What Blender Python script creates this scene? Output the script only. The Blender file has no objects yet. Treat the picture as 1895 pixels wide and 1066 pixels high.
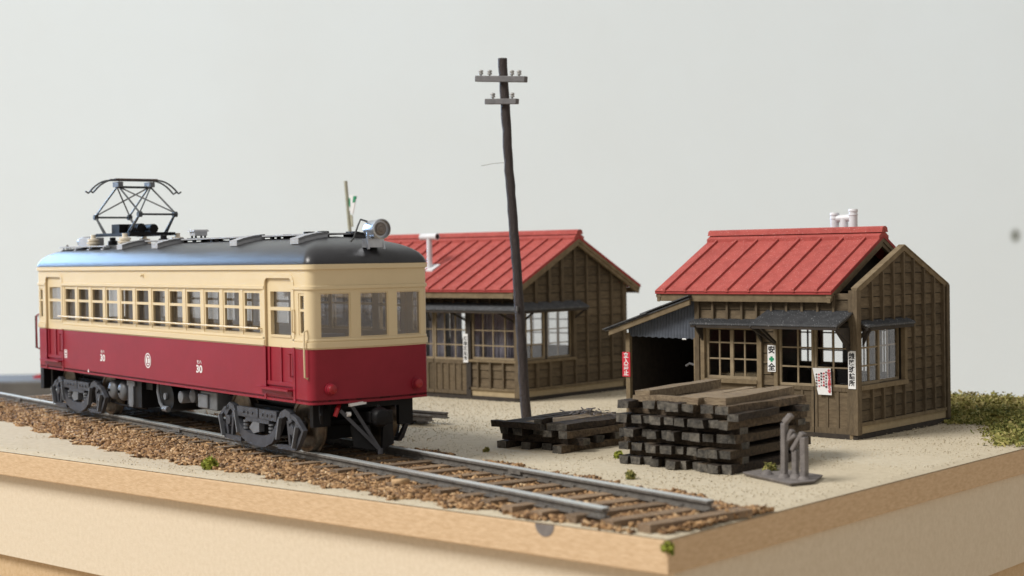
import bpy, bmesh, math, random
import numpy as np
from mathutils import Vector, Matrix
random.seed(7); RNG = np.random.default_rng(7)
SC = bpy.context.scene; COL = SC.collection
PI = math.pi

# ------------------------------------------------------------------ camera
CAM = Vector((9.8458, -13.86, 3.1))
FWD = Vector((-0.65622, 0.754289, -0.0205636)).normalized()
RGT = Vector((0.754567, 0.656041, -0.0154415)).normalized()
UPV = RGT.cross(FWD).normalized()
cam = bpy.data.cameras.new('camera'); cam_o = bpy.data.objects.new('camera', cam); COL.objects.link(cam_o)
cam_o.matrix_world = Matrix((( RGT.x, UPV.x, -FWD.x, CAM.x), (RGT.y, UPV.y, -FWD.y, CAM.y), (RGT.z, UPV.z, -FWD.z, CAM.z), (0, 0, 0, 1)))
cam.sensor_width = 36; cam.lens = 54.384; cam.clip_start = 0.1; cam.clip_end = 500
cam.dof.use_dof = True; cam.dof.focus_distance = 25.5; cam.dof.aperture_fstop = 0.44
SC.camera = cam_o

# ------------------------------------------------------------------ room light
SC.view_settings.view_transform = 'Standard'; SC.view_settings.look = 'None'
SC.view_settings.exposure = 0.0; SC.view_settings.gamma = 1.0
W = bpy.data.worlds.new('World'); SC.world = W; W.use_nodes = True
W.node_tree.nodes['Background'].inputs[0].default_value = (1.0, 0.97, 0.925, 1)
W.node_tree.nodes['Background'].inputs[1].default_value = 0.455
def area(name, loc, target, size, power, colr, sy=None):
    l = bpy.data.lights.new(name, 'AREA'); l.energy = power; l.color = colr; l.size = size
    if sy: l.shape = 'RECTANGLE'; l.size_y = sy
    o = bpy.data.objects.new(name, l); COL.objects.link(o); o.location = loc
    o.rotation_euler = (Vector(target) - Vector(loc)).to_track_quat('-Z', 'Y').to_euler(); return o
# room lamp above the left front of the diorama, and the daylight window at its left
area('key_lamp', (-150, -250, 285), (-8, 6, 0), 150, 1880000, (1.0, 0.97, 0.925))
wl = area('window_light', (-78, 17, 15), (-10, 4, 2), 28, 8200, (0.37, 0.62, 1.0), 21); wl.data.spread = math.radians(100)

# ------------------------------------------------------------------ materials
MATS = {}
def M(name, c1, c2=None, scale=6, rough=.6, bump=0, bscale=40, metal=0, rnd=0.0, stretch=(1, 1, 1), spec=.5,
      speck=None, coat=0, detail=5, lo=.35, hi=.65, dist=.02):
    m = bpy.data.materials.new(name); m.use_nodes = True; nt = m.node_tree; N = nt.nodes; Lk = nt.links
    b = N['Principled BSDF']; b.inputs['Roughness'].default_value = rough; b.inputs['Metallic'].default_value = metal
    b.inputs['Specular IOR Level'].default_value = spec; b.inputs['Coat Weight'].default_value = coat
    c2 = c2 or tuple(x * .8 for x in c1)
    tc = N.new('ShaderNodeTexCoord'); mp = N.new('ShaderNodeMapping'); mp.inputs['Scale'].default_value = stretch
    oi = N.new('ShaderNodeObjectInfo'); ad = N.new('ShaderNodeVectorMath'); ad.operation = 'ADD'
    mu = N.new('ShaderNodeMath'); mu.operation = 'MULTIPLY'; mu.inputs[1].default_value = 37.0
    Lk.new(oi.outputs['Random'], mu.inputs[0]); Lk.new(tc.outputs['Object'], ad.inputs[0]); Lk.new(mu.outputs[0], ad.inputs[1])
    Lk.new(ad.outputs[0], mp.inputs['Vector'])
    n = N.new('ShaderNodeTexNoise'); n.inputs['Scale'].default_value = scale; n.inputs['Detail'].default_value = detail
    n.inputs['Roughness'].default_value = .65
    Lk.new(mp.outputs[0], n.inputs['Vector'])
    r = N.new('ShaderNodeValToRGB'); r.color_ramp.elements[0].position = lo; r.color_ramp.elements[1].position = hi
    r.color_ramp.elements[0].color = (*c2, 1); r.color_ramp.elements[1].color = (*c1, 1)
    Lk.new(n.outputs['Fac'], r.inputs[0]); out = r.outputs[0]
    if rnd:
        h = N.new('ShaderNodeHueSaturation'); q = N.new('ShaderNodeMapRange')
        q.inputs[3].default_value = 1 - rnd; q.inputs[4].default_value = 1 + rnd
        Lk.new(oi.outputs['Random'], q.inputs[0]); Lk.new(q.outputs[0], h.inputs['Value']); Lk.new(out, h.inputs['Color']); out = h.outputs[0]
    if speck:
        sc_, thr, colr = speck
        n2 = N.new('ShaderNodeTexNoise'); n2.inputs['Scale'].default_value = sc_; n2.inputs['Detail'].default_value = 2
        Lk.new(ad.outputs[0], n2.inputs['Vector'])
        r2 = N.new('ShaderNodeValToRGB'); r2.color_ramp.elements[0].position = thr; r2.color_ramp.elements[1].position = thr + .05
        Lk.new(n2.outputs['Fac'], r2.inputs[0])
        mx = N.new('ShaderNodeMix'); mx.data_type = 'RGBA'; mx.inputs[7].default_value = (*colr, 1)
        Lk.new(r2.outputs[0], mx.inputs[0]); Lk.new(out, mx.inputs[6]); out = mx.outputs[2]
    Lk.new(out, b.inputs['Base Color'])
    if bump:
        n3 = N.new('ShaderNodeTexNoise'); n3.inputs['Scale'].default_value = bscale; n3.inputs['Detail'].default_value = 4
        Lk.new(mp.outputs[0], n3.inputs['Vector'])
        bp = N.new('ShaderNodeBump'); bp.inputs['Strength'].default_value = bump; bp.inputs['Distance'].default_value = dist
        Lk.new(n3.outputs['Fac'], bp.inputs['Height']); Lk.new(bp.outputs[0], b.inputs['Normal'])
    MATS[name] = m; return m
def tint_mat(name, stops, rough=.8):
    m = bpy.data.materials.new(name); m.use_nodes = True; nt = m.node_tree; N = nt.nodes; Lk = nt.links
    b = N['Principled BSDF']; b.inputs['Roughness'].default_value = rough; b.inputs['Specular IOR Level'].default_value = .25
    a = N.new('ShaderNodeAttribute'); a.attribute_name = 'tint'
    r = N.new('ShaderNodeValToRGB'); e = r.color_ramp.elements
    e[0].position, e[0].color = stops[0][0], (*stops[0][1], 1); e[1].position, e[1].color = stops[-1][0], (*stops[-1][1], 1)
    for p, c in stops[1:-1]:
        k = e.new(p); k.color = (*c, 1)
    Lk.new(a.outputs['Fac'], r.inputs[0])
    n = N.new('ShaderNodeTexNoise'); n.inputs['Scale'].default_value = 30; tc = N.new('ShaderNodeTexCoord'); Lk.new(tc.outputs['Object'], n.inputs['Vector'])
    h = N.new('ShaderNodeHueSaturation'); q = N.new('ShaderNodeMapRange'); q.inputs[3].default_value = .7; q.inputs[4].default_value = 1.3
    Lk.new(n.outputs['Fac'], q.inputs[0]); Lk.new(q.outputs[0], h.inputs['Value']); Lk.new(r.outputs[0], h.inputs['Color'])
    Lk.new(h.outputs[0], b.inputs['Base Color']); return m
def glass_mat(name, tintc, refl=.08, rough=.02, painted_refl=0):
    m = bpy.data.materials.new(name); m.use_nodes = True; nt = m.node_tree; N = nt.nodes; Lk = nt.links
    N.remove(N['Principled BSDF']); out = N['Material Output']
    t = N.new('ShaderNodeBsdfTransparent'); t.inputs[0].default_value = (*tintc, 1)
    g = N.new('ShaderNodeBsdfGlossy'); g.inputs['Roughness'].default_value = rough
    f = N.new('ShaderNodeLayerWeight'); f.inputs['Blend'].default_value = .25
    mu = N.new('ShaderNodeMath'); mu.operation = 'MULTIPLY_ADD'; mu.inputs[1].default_value = .5; mu.inputs[2].default_value = refl
    Lk.new(f.outputs[0], mu.inputs[0])
    x = N.new('ShaderNodeMixShader'); Lk.new(mu.outputs[0], x.inputs[0]); Lk.new(t.outputs[0], x.inputs[1]); Lk.new(g.outputs[0], x.inputs[2]); sh = x.outputs[0]
    if painted_refl:
        d = N.new('ShaderNodeBsdfDiffuse'); d.inputs[0].default_value = (.62, .60, .60, 1); y = N.new('ShaderNodeMixShader'); y.inputs[0].default_value = painted_refl  # flat grey mixed in stands for the room's reflection veiling the pane
        Lk.new(sh, y.inputs[1]); Lk.new(d.outputs[0], y.inputs[2]); sh = y.outputs[0]
    Lk.new(sh, out.inputs[0]); return m

paper = M('backdrop_paper', (.775, .86, .92), (.755, .83, .88), scale=.06, rough=.9, bump=.1, bscale=3)
desk_m = M('desk_wood', (.56, .46, .34), (.48, .38, .27), scale=.4, rough=.6, stretch=(.2, 2, 1))
gbox_m = M('grey_card', (.12, .115, .108), (.095, .09, .085), scale=1, rough=.7)
sand = M('sand', (.565, .495, .37), (.49, .425, .31), scale=9, rough=.95, bump=.4, bscale=34, spec=.15, lo=.3, hi=.62, dist=.02, speck=(40, .74, (.40, .33, .225)))
mdf_edge = M('board_edge', (.67, .495, .32), (.53, .37, .22), scale=22, rough=.85, bump=.35, bscale=45, stretch=(.35, .35, 1.2), spec=.2, lo=.3, hi=.7)
mdf_pale = M('pale_board', (.70, .605, .47), (.64, .545, .41), scale=14, rough=.85, bump=.15, bscale=50, spec=.2)
mdf_low = M('lower_board', (.60, .44, .27), (.52, .37, .21), scale=14, rough=.85, bump=.15, bscale=50, spec=.2)
cream = M('cream_paint', (.70, .575, .365), (.67, .545, .34), scale=1.2, rough=.42, bump=.03, bscale=30)
maroon = M('maroon_paint', (.275, .014, .030), (.235, .011, .024), scale=1.6, rough=.42, spec=.32, bump=.03, bscale=26, speck=(26, .80, (.55, .30, .30)))
roof_dk = M('roof_grey', (.035, .036, .040), (.024, .024, .027), scale=2.2, rough=.32, bump=.12, bscale=70, speck=(60, .78, (.16, .16, .16)))
light_gr = M('light_grey_paint', (.44, .45, .47), (.36, .37, .39), scale=4, rough=.5)
black_p = M('black_plastic', (.008, .008, .009), (.005, .005, .006), scale=5, rough=.5, spec=.25)
bogie_m = M('bogie_grey', (.068, .071, .084), (.042, .044, .052), scale=7, rough=.55, bump=.15, bscale=60)
tank_m = M('tank_grey', (.17, .18, .20), (.11, .118, .13), scale=4, rough=.4)
wheel_m = M('wheel_bronze', (.20, .16, .12), (.10, .08, .06), scale=9, rough=.35, metal=.8)
silver = M('silver_metal', (.55, .57, .60), (.42, .43, .46), scale=7, rough=.28, metal=.85)
lens_m = M('lens_grey', (.20, .17, .15), (.12, .10, .09), scale=8, rough=.15, coat=.6)
panto_m = M('pantograph_grey', (.055, .062, .068), (.035, .04, .045), scale=8, rough=.4)
panto_b = M('pantograph_strip', (.13, .08, .07), (.07, .05, .05), scale=9, rough=.4)
porcel = M('porcelain', (.78, .72, .60), (.70, .62, .5), scale=5, rough=.25)
redlamp = M('red_lamp', (.36, .015, .022), (.30, .012, .018), scale=5, rough=.3)
white_p = M('white_print', (.82, .82, .82), (.76, .76, .76), scale=12, rough=.6)
black_i = M('black_ink', (.015, .015, .018), (.02, .02, .022), scale=9, rough=.7)
red_i = M('red_ink', (.62, .03, .05), (.55, .03, .05), scale=9, rough=.7)
green_i = M('green_ink', (.01, .28, .13), (.01, .24, .11), scale=9, rough=.7)
redsign = M('red_sign', (.60, .03, .05), (.52, .025, .045), scale=9, rough=.6)
rail_side = M('rail_rust', (.20, .185, .165), (.11, .10, .09), scale=9, rough=.6, bump=.3, bscale=40, metal=.2)
rail_top = M('rail_steel', (.74, .79, .80), (.60, .65, .66), scale=3, rough=.38, metal=.55, stretch=(.2, 4, 4))
tie_m = M('sleeper_wood', (.30, .21, .13), (.15, .10, .062), scale=7, rough=.9, bump=.6, bscale=30, stretch=(4, .8, 4), rnd=.25)
wall_b = M('dark_boards', (.050, .040, .027), (.036, .029, .02), scale=8, rough=.85)
plank_m = M('siding_plank', (.150, .114, .072), (.092, .068, .043), scale=5, rough=.85, bump=.4, bscale=22, stretch=(1, 1, 5), rnd=.24, spec=.2, speck=(30, .74, (.06, .045, .03)))
batten_m = M('siding_batten', (.155, .118, .075), (.10, .075, .048), scale=6, rough=.85, bump=.35, bscale=26, stretch=(4, 4, 1), rnd=.12, spec=.2)
trim_m = M('timber_trim', (.225, .172, .105), (.155, .116, .07), scale=6, rough=.8, bump=.3, bscale=26, rnd=.08, spec=.2)
pale_t = M('pale_timber', (.42, .33, .20), (.35, .27, .16), scale=8, rough=.85, bump=.2, bscale=30)
dark_t = M('dark_timber', (.040, .030, .022), (.022, .017, .013), scale=9, rough=.8)
sash_m = M('sash_timber', (.30, .235, .145), (.21, .16, .10), scale=9, rough=.7, rnd=.08)
red_roof = M('red_roof_sheet', (.44, .095, .080), (.35, .07, .06), scale=5, rough=.8, bump=.5, bscale=70, rnd=.04, spec=.25, speck=(55, .655, (.70, .36, .32)))
red_dk = M('red_roof_seam', (.40, .060, .055), (.33, .045, .042), scale=8, rough=.75, bump=.2, bscale=60, spec=.3)
awn_m = M('awning_sheet', (.085, .088, .094), (.05, .052, .057), scale=7, rough=.75, bump=.35, bscale=50, speck=(40, .66, (.45, .46, .47)))
corr_m = M('corrugated_sheet', (.105, .12, .15), (.075, .086, .108), scale=5, rough=.7, bump=.2, bscale=50)
pole_m = M('pole_bark', (.058, .043, .040), (.028, .021, .020), scale=10, rough=.7, bump=.8, bscale=26, stretch=(4, 4, .6), speck=(40, .74, (.16, .14, .13)), dist=.03)
arm_m = M('grey_arm', (.15, .145, .15), (.10, .098, .10), scale=9, rough=.65)
insul_m = M('grey_insulator', (.42, .42, .41), (.34, .34, .33), scale=9, rough=.4)
pipe_m = M('white_pipe', (.74, .75, .78), (.66, .67, .70), scale=6, rough=.4)
old_wood = M('tarred_sleeper', (.052, .037, .026), (.014, .0115, .0095), scale=6, rough=.85, bump=.8, bscale=18, stretch=(3, .7, 3), rnd=.45, spec=.3, dist=.03)
tan_wood = M('weathered_sleeper', (.30, .235, .155), (.17, .125, .085), scale=6, rough=.9, bump=.8, bscale=18, stretch=(3, .7, 3), rnd=.2, spec=.2, dist=.03)
mid_wood = M('brown_sleeper', (.155, .112, .072), (.055, .042, .030), scale=6, rough=.85, bump=.8, bscale=18, stretch=(3, .7, 3), rnd=.3, spec=.25, dist=.03)
end_wood = M('sawn_end', (.125, .112, .092), (.025, .023, .021), scale=9, rough=.85, bump=.6, bscale=30, rnd=.4, dist=.03)
cast_m = M('grey_casting', (.20, .18, .17), (.13, .115, .11), scale=7, rough=.7, bump=.3, bscale=30)
mast_m = M('mast_cream', (.44, .43, .33), (.36, .35, .26), scale=9, rough=.6)
hose_m = M('grey_hose', (.26, .26, .27), (.18, .18, .19), scale=9, rough=.6)
glass = glass_mat('window_glass', (.997, .997, .998), refl=.0)
smoke = glass_mat('railcar_glass', (.985, .98, .985), refl=.005, painted_refl=.012)
cab_glass = glass_mat('cab_glass', (.97, .965, .97), refl=.03, painted_refl=.06)  # cab panes get more of the painted grey reflection

# ------------------------------------------------------------------ mesh helpers
class MB:
    def __init__(s): s.v = []; s.f = []; s.m = []
    def add(s, vs, fs, mi=0):
        o = len(s.v); s.v += [tuple(map(float, p)) for p in vs]; s.f += [tuple(i + o for i in q) for q in fs]; s.m += [mi] * len(fs); return s
    def box(s, a, b, mi=0, mp=None):
        (x0, y0, z0), (x1, y1, z1) = a, b
        vs = [(x, y, z) for x in (x0, x1) for y in (y0, y1) for z in (z0, z1)]
        if mp: vs = [mp(*p) for p in vs]
        return s.add(vs, [(0, 1, 3, 2), (4, 6, 7, 5), (0, 4, 5, 1), (2, 3, 7, 6), (0, 2, 6, 4), (1, 5, 7, 3)], mi)
    def hexa(s, vs, mi=0):     # 8 corners: bottom loop of 4, top loop of 4
        return s.add(vs, [(3, 2, 1, 0), (4, 5, 6, 7), (0, 1, 5, 4), (1, 2, 6, 5), (2, 3, 7, 6), (3, 0, 4, 7)], mi)
    def beam(s, p, q, w, h, up=(0, 0, 1), mi=0):
        p, q = Vector(p), Vector(q); d = (q - p).normalized(); up = Vector(up)
        if abs(d.dot(up)) > .98: up = Vector((1, 0, 0))
        sd = d.cross(up).normalized(); u = sd.cross(d).normalized(); a, b = sd * w / 2, u * h / 2
        return s.hexa([p - a - b, p + a - b, p + a + b, p - a + b, q - a - b, q + a - b, q + a + b, q - a + b], mi)
    def tube(s, pts, r, n=8, mi=0, caps=True):
        pts = [Vector(p) for p in pts]; rs = r if isinstance(r, (list, tuple)) else [r] * len(pts)
        vs = []; ref = None
        for i, p in enumerate(pts):
            d = ((pts[min(i + 1, len(pts) - 1)] - pts[max(i - 1, 0)])).normalized()
            if ref is None: ref = Vector((0, 0, 1)) if abs(d.z) < .9 else Vector((1, 0, 0))
            a = d.cross(ref).normalized(); b = a.cross(d).normalized(); ref = b
            vs += [p + (a * math.cos(t) + b * math.sin(t)) * rs[i] for t in (2 * PI * k / n for k in range(n))]
        fs = []
        for i in range(len(pts) - 1):
            for k in range(n):
                k2 = (k + 1) % n; fs.append((i * n + k, i * n + k2, (i + 1) * n + k2, (i + 1) * n + k))
        if caps: fs.append(tuple(range(n - 1, -1, -1))); fs.append(tuple((len(pts) - 1) * n + k for k in range(n)))
        return s.add(vs, fs, mi)
    def cyl(s, p, q, r, n=16, r2=None, mi=0): return s.tube([p, q], [r, r if r2 is None else r2], n, mi)
    def lathe(s, p, axis, prof, n=16, mi=0):   # prof: (distance along axis, radius)
        return s._lathe(Vector(p), Vector(axis).normalized(), prof, n, mi)
    def _lathe(s, p, ax, prof, n, mi):
        ref = Vector((0, 0, 1)) if abs(ax.z) < .9 else Vector((1, 0, 0)); a = ax.cross(ref).normalized(); b = a.cross(ax)
        vs = [p + ax * d + (a * math.cos(2 * PI * k / n) + b * math.sin(2 * PI * k / n)) * max(r, .0005) for d, r in prof for k in range(n)]
        fs = [(i * n + k, i * n + (k + 1) % n, (i + 1) * n + (k + 1) % n, (i + 1) * n + k) for i in range(len(prof) - 1) for k in range(n)]
        fs += [tuple(range(n - 1, -1, -1)), tuple((len(prof) - 1) * n + k for k in range(n))]
        return s.add(vs, fs, mi)
    def prism(s, poly, ext, mi=0):
        n = len(poly); e = Vector(ext); a = [Vector(p) for p in poly]
        return s.add(a + [p + e for p in a], [tuple(range(n - 1, -1, -1)), tuple(range(n, 2 * n))] + [(i, (i + 1) % n, (i + 1) % n + n, i + n) for i in range(n)], mi)
    def band(s, pts, w, ext, mi=0):            # flat band of width w along a path in the plane normal to ext
        e = Vector(ext); nrm = e.normalized(); pts = [Vector(p) for p in pts]; L, R = [], []
        for i, p in enumerate(pts):
            d = (pts[min(i + 1, len(pts) - 1)] - pts[max(i - 1, 0)]).normalized(); sd = d.cross(nrm).normalized()
            ww = w[i] if isinstance(w, (list, tuple)) else w
            L.append(p + sd * ww / 2); R.append(p - sd * ww / 2)
        for i in range(len(pts) - 1):
            s.hexa([L[i], R[i], R[i + 1], L[i + 1]] + [q + e for q in (L[i], R[i], R[i + 1], L[i + 1])], mi)
        return s
    def mesh(s, name, mats, org=(0, 0, 0), recalc=True, smooth=True):
        me = bpy.data.meshes.new(name); o = Vector(org)
        me.from_pydata([tuple(Vector(p) - o) for p in s.v], [], s.f)
        mats = mats if isinstance(mats, (list, tuple)) else [mats]
        for m in mats: me.materials.append(m)
        if len(mats) > 1: me.polygons.foreach_set('material_index', s.m)
        if recalc:
            b = bmesh.new(); b.from_mesh(me); bmesh.ops.recalc_face_normals(b, faces=b.faces); b.to_mesh(me); b.free()
        if smooth:
            me.shade_smooth(); me.set_sharp_from_angle(angle=math.radians(32))
        me.update(); return me
    def build(s, name, mats, parent=None, org=(0, 0, 0), **k): return link(name, s.mesh(name, mats, org, **k), parent)
def link(name, data, parent=None):
    o = bpy.data.objects.new(name, data); COL.objects.link(o); o.parent = parent; return o
def empty(name, loc=(0, 0, 0), rz=0):
    o = bpy.data.objects.new(name, None); COL.objects.link(o); o.location = loc; o.rotation_euler = (0, 0, rz); o.empty_display_size = .2; return o
def tag(o, label=None, cat=None, group=None, kind=None):
    if label: o['label'] = label
    if cat: o['category'] = cat
    if group: o['group'] = group
    if kind: o['kind'] = kind
    return o
def copy_part(src, parent, loc=None):
    c = src.copy(); COL.objects.link(c); c.parent = parent
    if loc is not None: c.location = loc
    return c
def bevel(o, w, n=2):
    m = o.modifiers.new('bevel', 'BEVEL'); m.width = w; m.segments = n; m.limit_method = 'ANGLE'; return o
def lettering(txt, size, mat, rot, loc, parent, name='lettering', align='CENTER', spacing=1.0, ext=.002, sx=1.0, bold=0.0):
    cu = bpy.data.curves.new('lettering', 'FONT'); cu.body = txt; cu.size = size; cu.align_x = align; cu.align_y = 'CENTER'
    cu.space_line = spacing; cu.extrude = ext; cu.offset = bold; cu.resolution_u = 3
    t = bpy.data.objects.new('tmp', cu); COL.objects.link(t)
    me = bpy.data.meshes.new_from_object(t.evaluated_get(bpy.context.evaluated_depsgraph_get()))
    bpy.data.objects.remove(t); bpy.data.curves.remove(cu)
    me.materials.clear(); me.materials.append(mat)
    if sx != 1.0: me.transform(Matrix.Diagonal((sx, 1, 1, 1)))
    o = link(name, me, parent); o.location = loc; o.rotation_euler = rot; return o

def holed_wall(cols, zs, hole, t, zfun=None):
    """Shell over columns [(x,y,nx,ny,seg,c)] and heights zs; hole(seg,c,z) tells cells left open; t = thickness inward."""
    n, m = len(cols), len(zs); mb = MB(); idx = {}
    cell = {}
    for i in range(n - 1):
        a, b = cols[i], cols[i + 1]
        for j in range(m - 1):
            seg = a[4] if a[4] == b[4] else a[4] + '/' + b[4]
            cell[i, j] = not hole(seg, (a[5] + b[5]) / 2, (zs[j] + zs[j + 1]) / 2)
    def V(i, j, inner):
        k = (i, j, inner)
        if k not in idx:
            x, y, nx, ny = cols[i][:4]; z = zfun(cols[i], zs[j]) if zfun else zs[j]
            idx[k] = len(mb.v); mb.v.append((x - nx * t * inner, y - ny * t * inner, z))
        return idx[k]
    def F(*q): mb.f.append(q); mb.m.append(0)
    for (i, j), on in cell.items():
        if not on: continue
        F(V(i, j, 0), V(i + 1, j, 0), V(i + 1, j + 1, 0), V(i, j + 1, 0))
        F(V(i, j + 1, 1), V(i + 1, j + 1, 1), V(i + 1, j, 1), V(i, j, 1))
        if not cell.get((i - 1, j)): F(V(i, j, 0), V(i, j + 1, 0), V(i, j + 1, 1), V(i, j, 1))
        if not cell.get((i + 1, j)): F(V(i + 1, j, 1), V(i + 1, j + 1, 1), V(i + 1, j + 1, 0), V(i + 1, j, 0))
        if not cell.get((i, j - 1)): F(V(i, j, 1), V(i + 1, j, 1), V(i + 1, j, 0), V(i, j, 0))
        if not cell.get((i, j + 1)): F(V(i, j + 1, 0), V(i + 1, j + 1, 0), V(i + 1, j + 1, 1), V(i, j + 1, 1))
    return mb
def scatter_mesh(name, V, Fc, tint, mat, parent=None):
    """V (n,k,3) vertices of n small pieces, Fc (m,3|4) faces of one piece, tint (n,)"""
    n, k = V.shape[:2]; m, q = Fc.shape
    me = bpy.data.meshes.new(name); me.vertices.add(n * k); me.vertices.foreach_set('co', V.astype(np.float32).ravel())
    idx = (Fc[None] + (np.arange(n) * k)[:, None, None]).astype(np.int32).ravel()
    me.loops.add(len(idx)); me.loops.foreach_set('vertex_index', idx)
    me.polygons.add(n * m); me.polygons.foreach_set('loop_start', np.arange(n * m, dtype=np.int32) * q)
    a = me.attributes.new('tint', 'FLOAT', 'POINT'); a.data.foreach_set('value', np.repeat(tint, k).astype(np.float32))
    me.materials.append(mat); me.update(calc_edges=True); me.validate(); return link(name, me, parent)
BOXF = np.array([(0, 1, 3, 2), (4, 6, 7, 5), (0, 4, 5, 1), (2, 3, 7, 6), (0, 2, 6, 4), (1, 5, 7, 3)])
BOXV = np.array([(x, y, z) for x in (-.5, .5) for y in (-.5, .5) for z in (-.5, .5)])
def rot_rand(n, tilt):
    yaw = RNG.uniform(0, 2 * PI, n); ax = RNG.normal(0, tilt, (n, 2))
    c, s = np.cos(yaw), np.sin(yaw); Z = np.zeros(n); O = np.ones(n)
    Rz = np.stack([np.stack([c, -s, Z], -1), np.stack([s, c, Z], -1), np.stack([Z, Z, O], -1)], 1)
    c, s = np.cos(ax[:, 0]), np.sin(ax[:, 0]); Rx = np.stack([np.stack([O, Z, Z], -1), np.stack([Z, c, -s], -1), np.stack([Z, s, c], -1)], 1)
    c, s = np.cos(ax[:, 1]), np.sin(ax[:, 1]); Ry = np.stack([np.stack([c, Z, s], -1), np.stack([Z, O, Z], -1), np.stack([-s, Z, c], -1)], 1)
    return Rz @ Rx @ Ry
# ================================================================== THE SETTING
XL, YB = -22.6, 16.0                       # left end and back edge of the diorama board
BD = CAM + FWD * 92; bdc = (BD.x, BD.y)    # the backdrop paper stands square to the view, far behind
hr = Vector((RGT.x, RGT.y, 0)).normalized(); hf = Vector((FWD.x, FWD.y, 0)).normalized()
DZ = -8.0
mb = MB(); P0 = Vector((BD.x, BD.y, 0)); prof = [(0, DZ), (0, 20), (0, 60)]
for i in range(len(prof) - 1):
    (d0, z0), (d1, z1) = prof[i], prof[i + 1]
    a, b = P0 - hr * 70, P0 + hr * 70
    mb.hexa([a + Vector((0, 0, z0)), b + Vector((0, 0, z0)), b + hf * .3 + Vector((0, 0, z0)), a + hf * .3 + Vector((0, 0, z0)),
             a + Vector((0, 0, z1)), b + Vector((0, 0, z1)), b + hf * .3 + Vector((0, 0, z1)), a + hf * .3 + Vector((0, 0, z1))])
tag(mb.build('backdrop', paper, smooth=False), kind='structure')
# soft brown marks on the paper, at the size and place they have on it
def on_paper(u, v):
    x, y = (u - 947.5) / 2862.7, -(v - 533) / 2862.7
    d = FWD + RGT * x + UPV * y; n = -hf; t = (P0 - CAM).dot(n) / d.dot(n); return CAM + d * t
stain_m = bpy.data.materials.new('paper_stain'); stain_m.use_nodes = True
_n = stain_m.node_tree; _b = _n.nodes['Principled BSDF']; _b.inputs['Base Color'].default_value = (.23, .24, .20, 1); _b.inputs['Roughness'].default_value = .9
_tc = _n.nodes.new('ShaderNodeTexCoord'); _g = _n.nodes.new('ShaderNodeTexGradient'); _g.gradient_type = 'SPHERICAL'
_r = _n.nodes.new('ShaderNodeMapRange'); _r.inputs[4].default_value = .75
_n.links.new(_tc.outputs['Object'], _g.inputs[0]); _n.links.new(_g.outputs['Fac'], _r.inputs[0]); _n.links.new(_r.outputs[0], _b.inputs['Alpha'])
def stain(u, v, s, alpha, label):
    mb = MB(); mb.add([(math.cos(2 * PI * k / 20), math.sin(2 * PI * k / 20), 0) for k in range(20)], [tuple(range(20))])
    o = mb.build('paper_stain', stain_m); o.matrix_world = Matrix.Translation(on_paper(u, v) - hf * .02) @ (-hf).to_track_quat('Z', 'Y').to_matrix().to_4x4() @ Matrix.Diagonal((s, s * 1.3, 1, 1))
    tag(o, label, 'stain'); return o
stain(1879, 436, .42, 1, 'small dark smudge on the white backdrop beside the right edge of the picture')

mb = MB(); a = P0 - hr * 90; b = P0 + hr * 90; c = b - hf * 140; d = a - hf * 140
mb.hexa([p + Vector((0, 0, DZ - .5)) for p in (a, b, c, d)] + [p + Vector((0, 0, DZ)) for p in (a, b, c, d)])
tag(mb.build('desk', desk_m, smooth=False), kind='structure')
# a grey box standing behind the left end of the board, a red strip lying on it
def at(u, v, dist): return CAM + (FWD + RGT * ((u - 947.5) / 2862.7) + UPV * (-(v - 533) / 2862.7)) * dist
a, b = at(-160, 709, 62), at(150, 704, 62); mb = MB(); zt = (a.z + b.z) / 2; k = hf * 4
mb.hexa([Vector((p.x, p.y, DZ)) for p in (a, b, b + k, a + k)] + [Vector((p.x, p.y, p.z)) for p in (a, b)] + [Vector((b.x, b.y, b.z)) + k, Vector((a.x, a.y, a.z)) + k])
tag(bevel(mb.build('grey_box', gbox_m, smooth=False), .08), 'grey box far behind the left end of the board, seen past the rails', 'box')
q = at(82, 701, 63.5); mb = MB(); mb.prism([q - hr * .45, q + hr * .5, q + hr * .5 + Vector((0, 0, .30)), q + hr * .1 + Vector((0, 0, .27)), q - hr * .45 + Vector((0, 0, .12))], hf * .25)
tag(mb.build('red_strip', redsign), 'small blurred red strip lying on the grey box behind the railcar', 'paper strip')

# the baseboard of the diorama: thick board on two stacked lower boards
root = tag(empty('baseboard', ((XL) / 2, YB / 2, 0)), 'thick brown fibreboard base of the diorama with raw orange edges', 'board')
O = root.location
def slab(name, x0, x1, y0, y1, z0, z1, m, bw):
    mb = MB(); mb.box((x0, y0, z0), (x1, y1, z1)); return bevel(mb.build(name, m, None, (0, 0, 0), smooth=False), bw)
def centered(o, p): 
    o.data.transform(Matrix.Translation(-p)); return o
s = centered(slab('top_board', XL, 0, 0, YB, -.435, -.045, mdf_edge, .02), O); s.parent = root
root2 = tag(centered(slab('lower_box', XL + .2, -.06, .2, YB - .2, -1.85, -.437, mdf_pale, .012), O), 'tall pale tan board standing under the brown diorama base', 'board'); root2.location = O
root3 = tag(centered(slab('bottom_board', XL + .35, -.12, .34, YB - .3, DZ + .002, -1.852, mdf_low, .012), O), 'lowest tan board of the stack, seen at the bottom left corner', 'board'); root3.location = O

mb = MB(); mb.prism([(-1.76 + .145 * math.cos(t), .0, -.048 + .145 * math.sin(t)) for t in np.linspace(PI, 2 * PI, 16)], (0, -.006, 0)); mb.build('grey_plug', cast_m, root, O)
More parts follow.
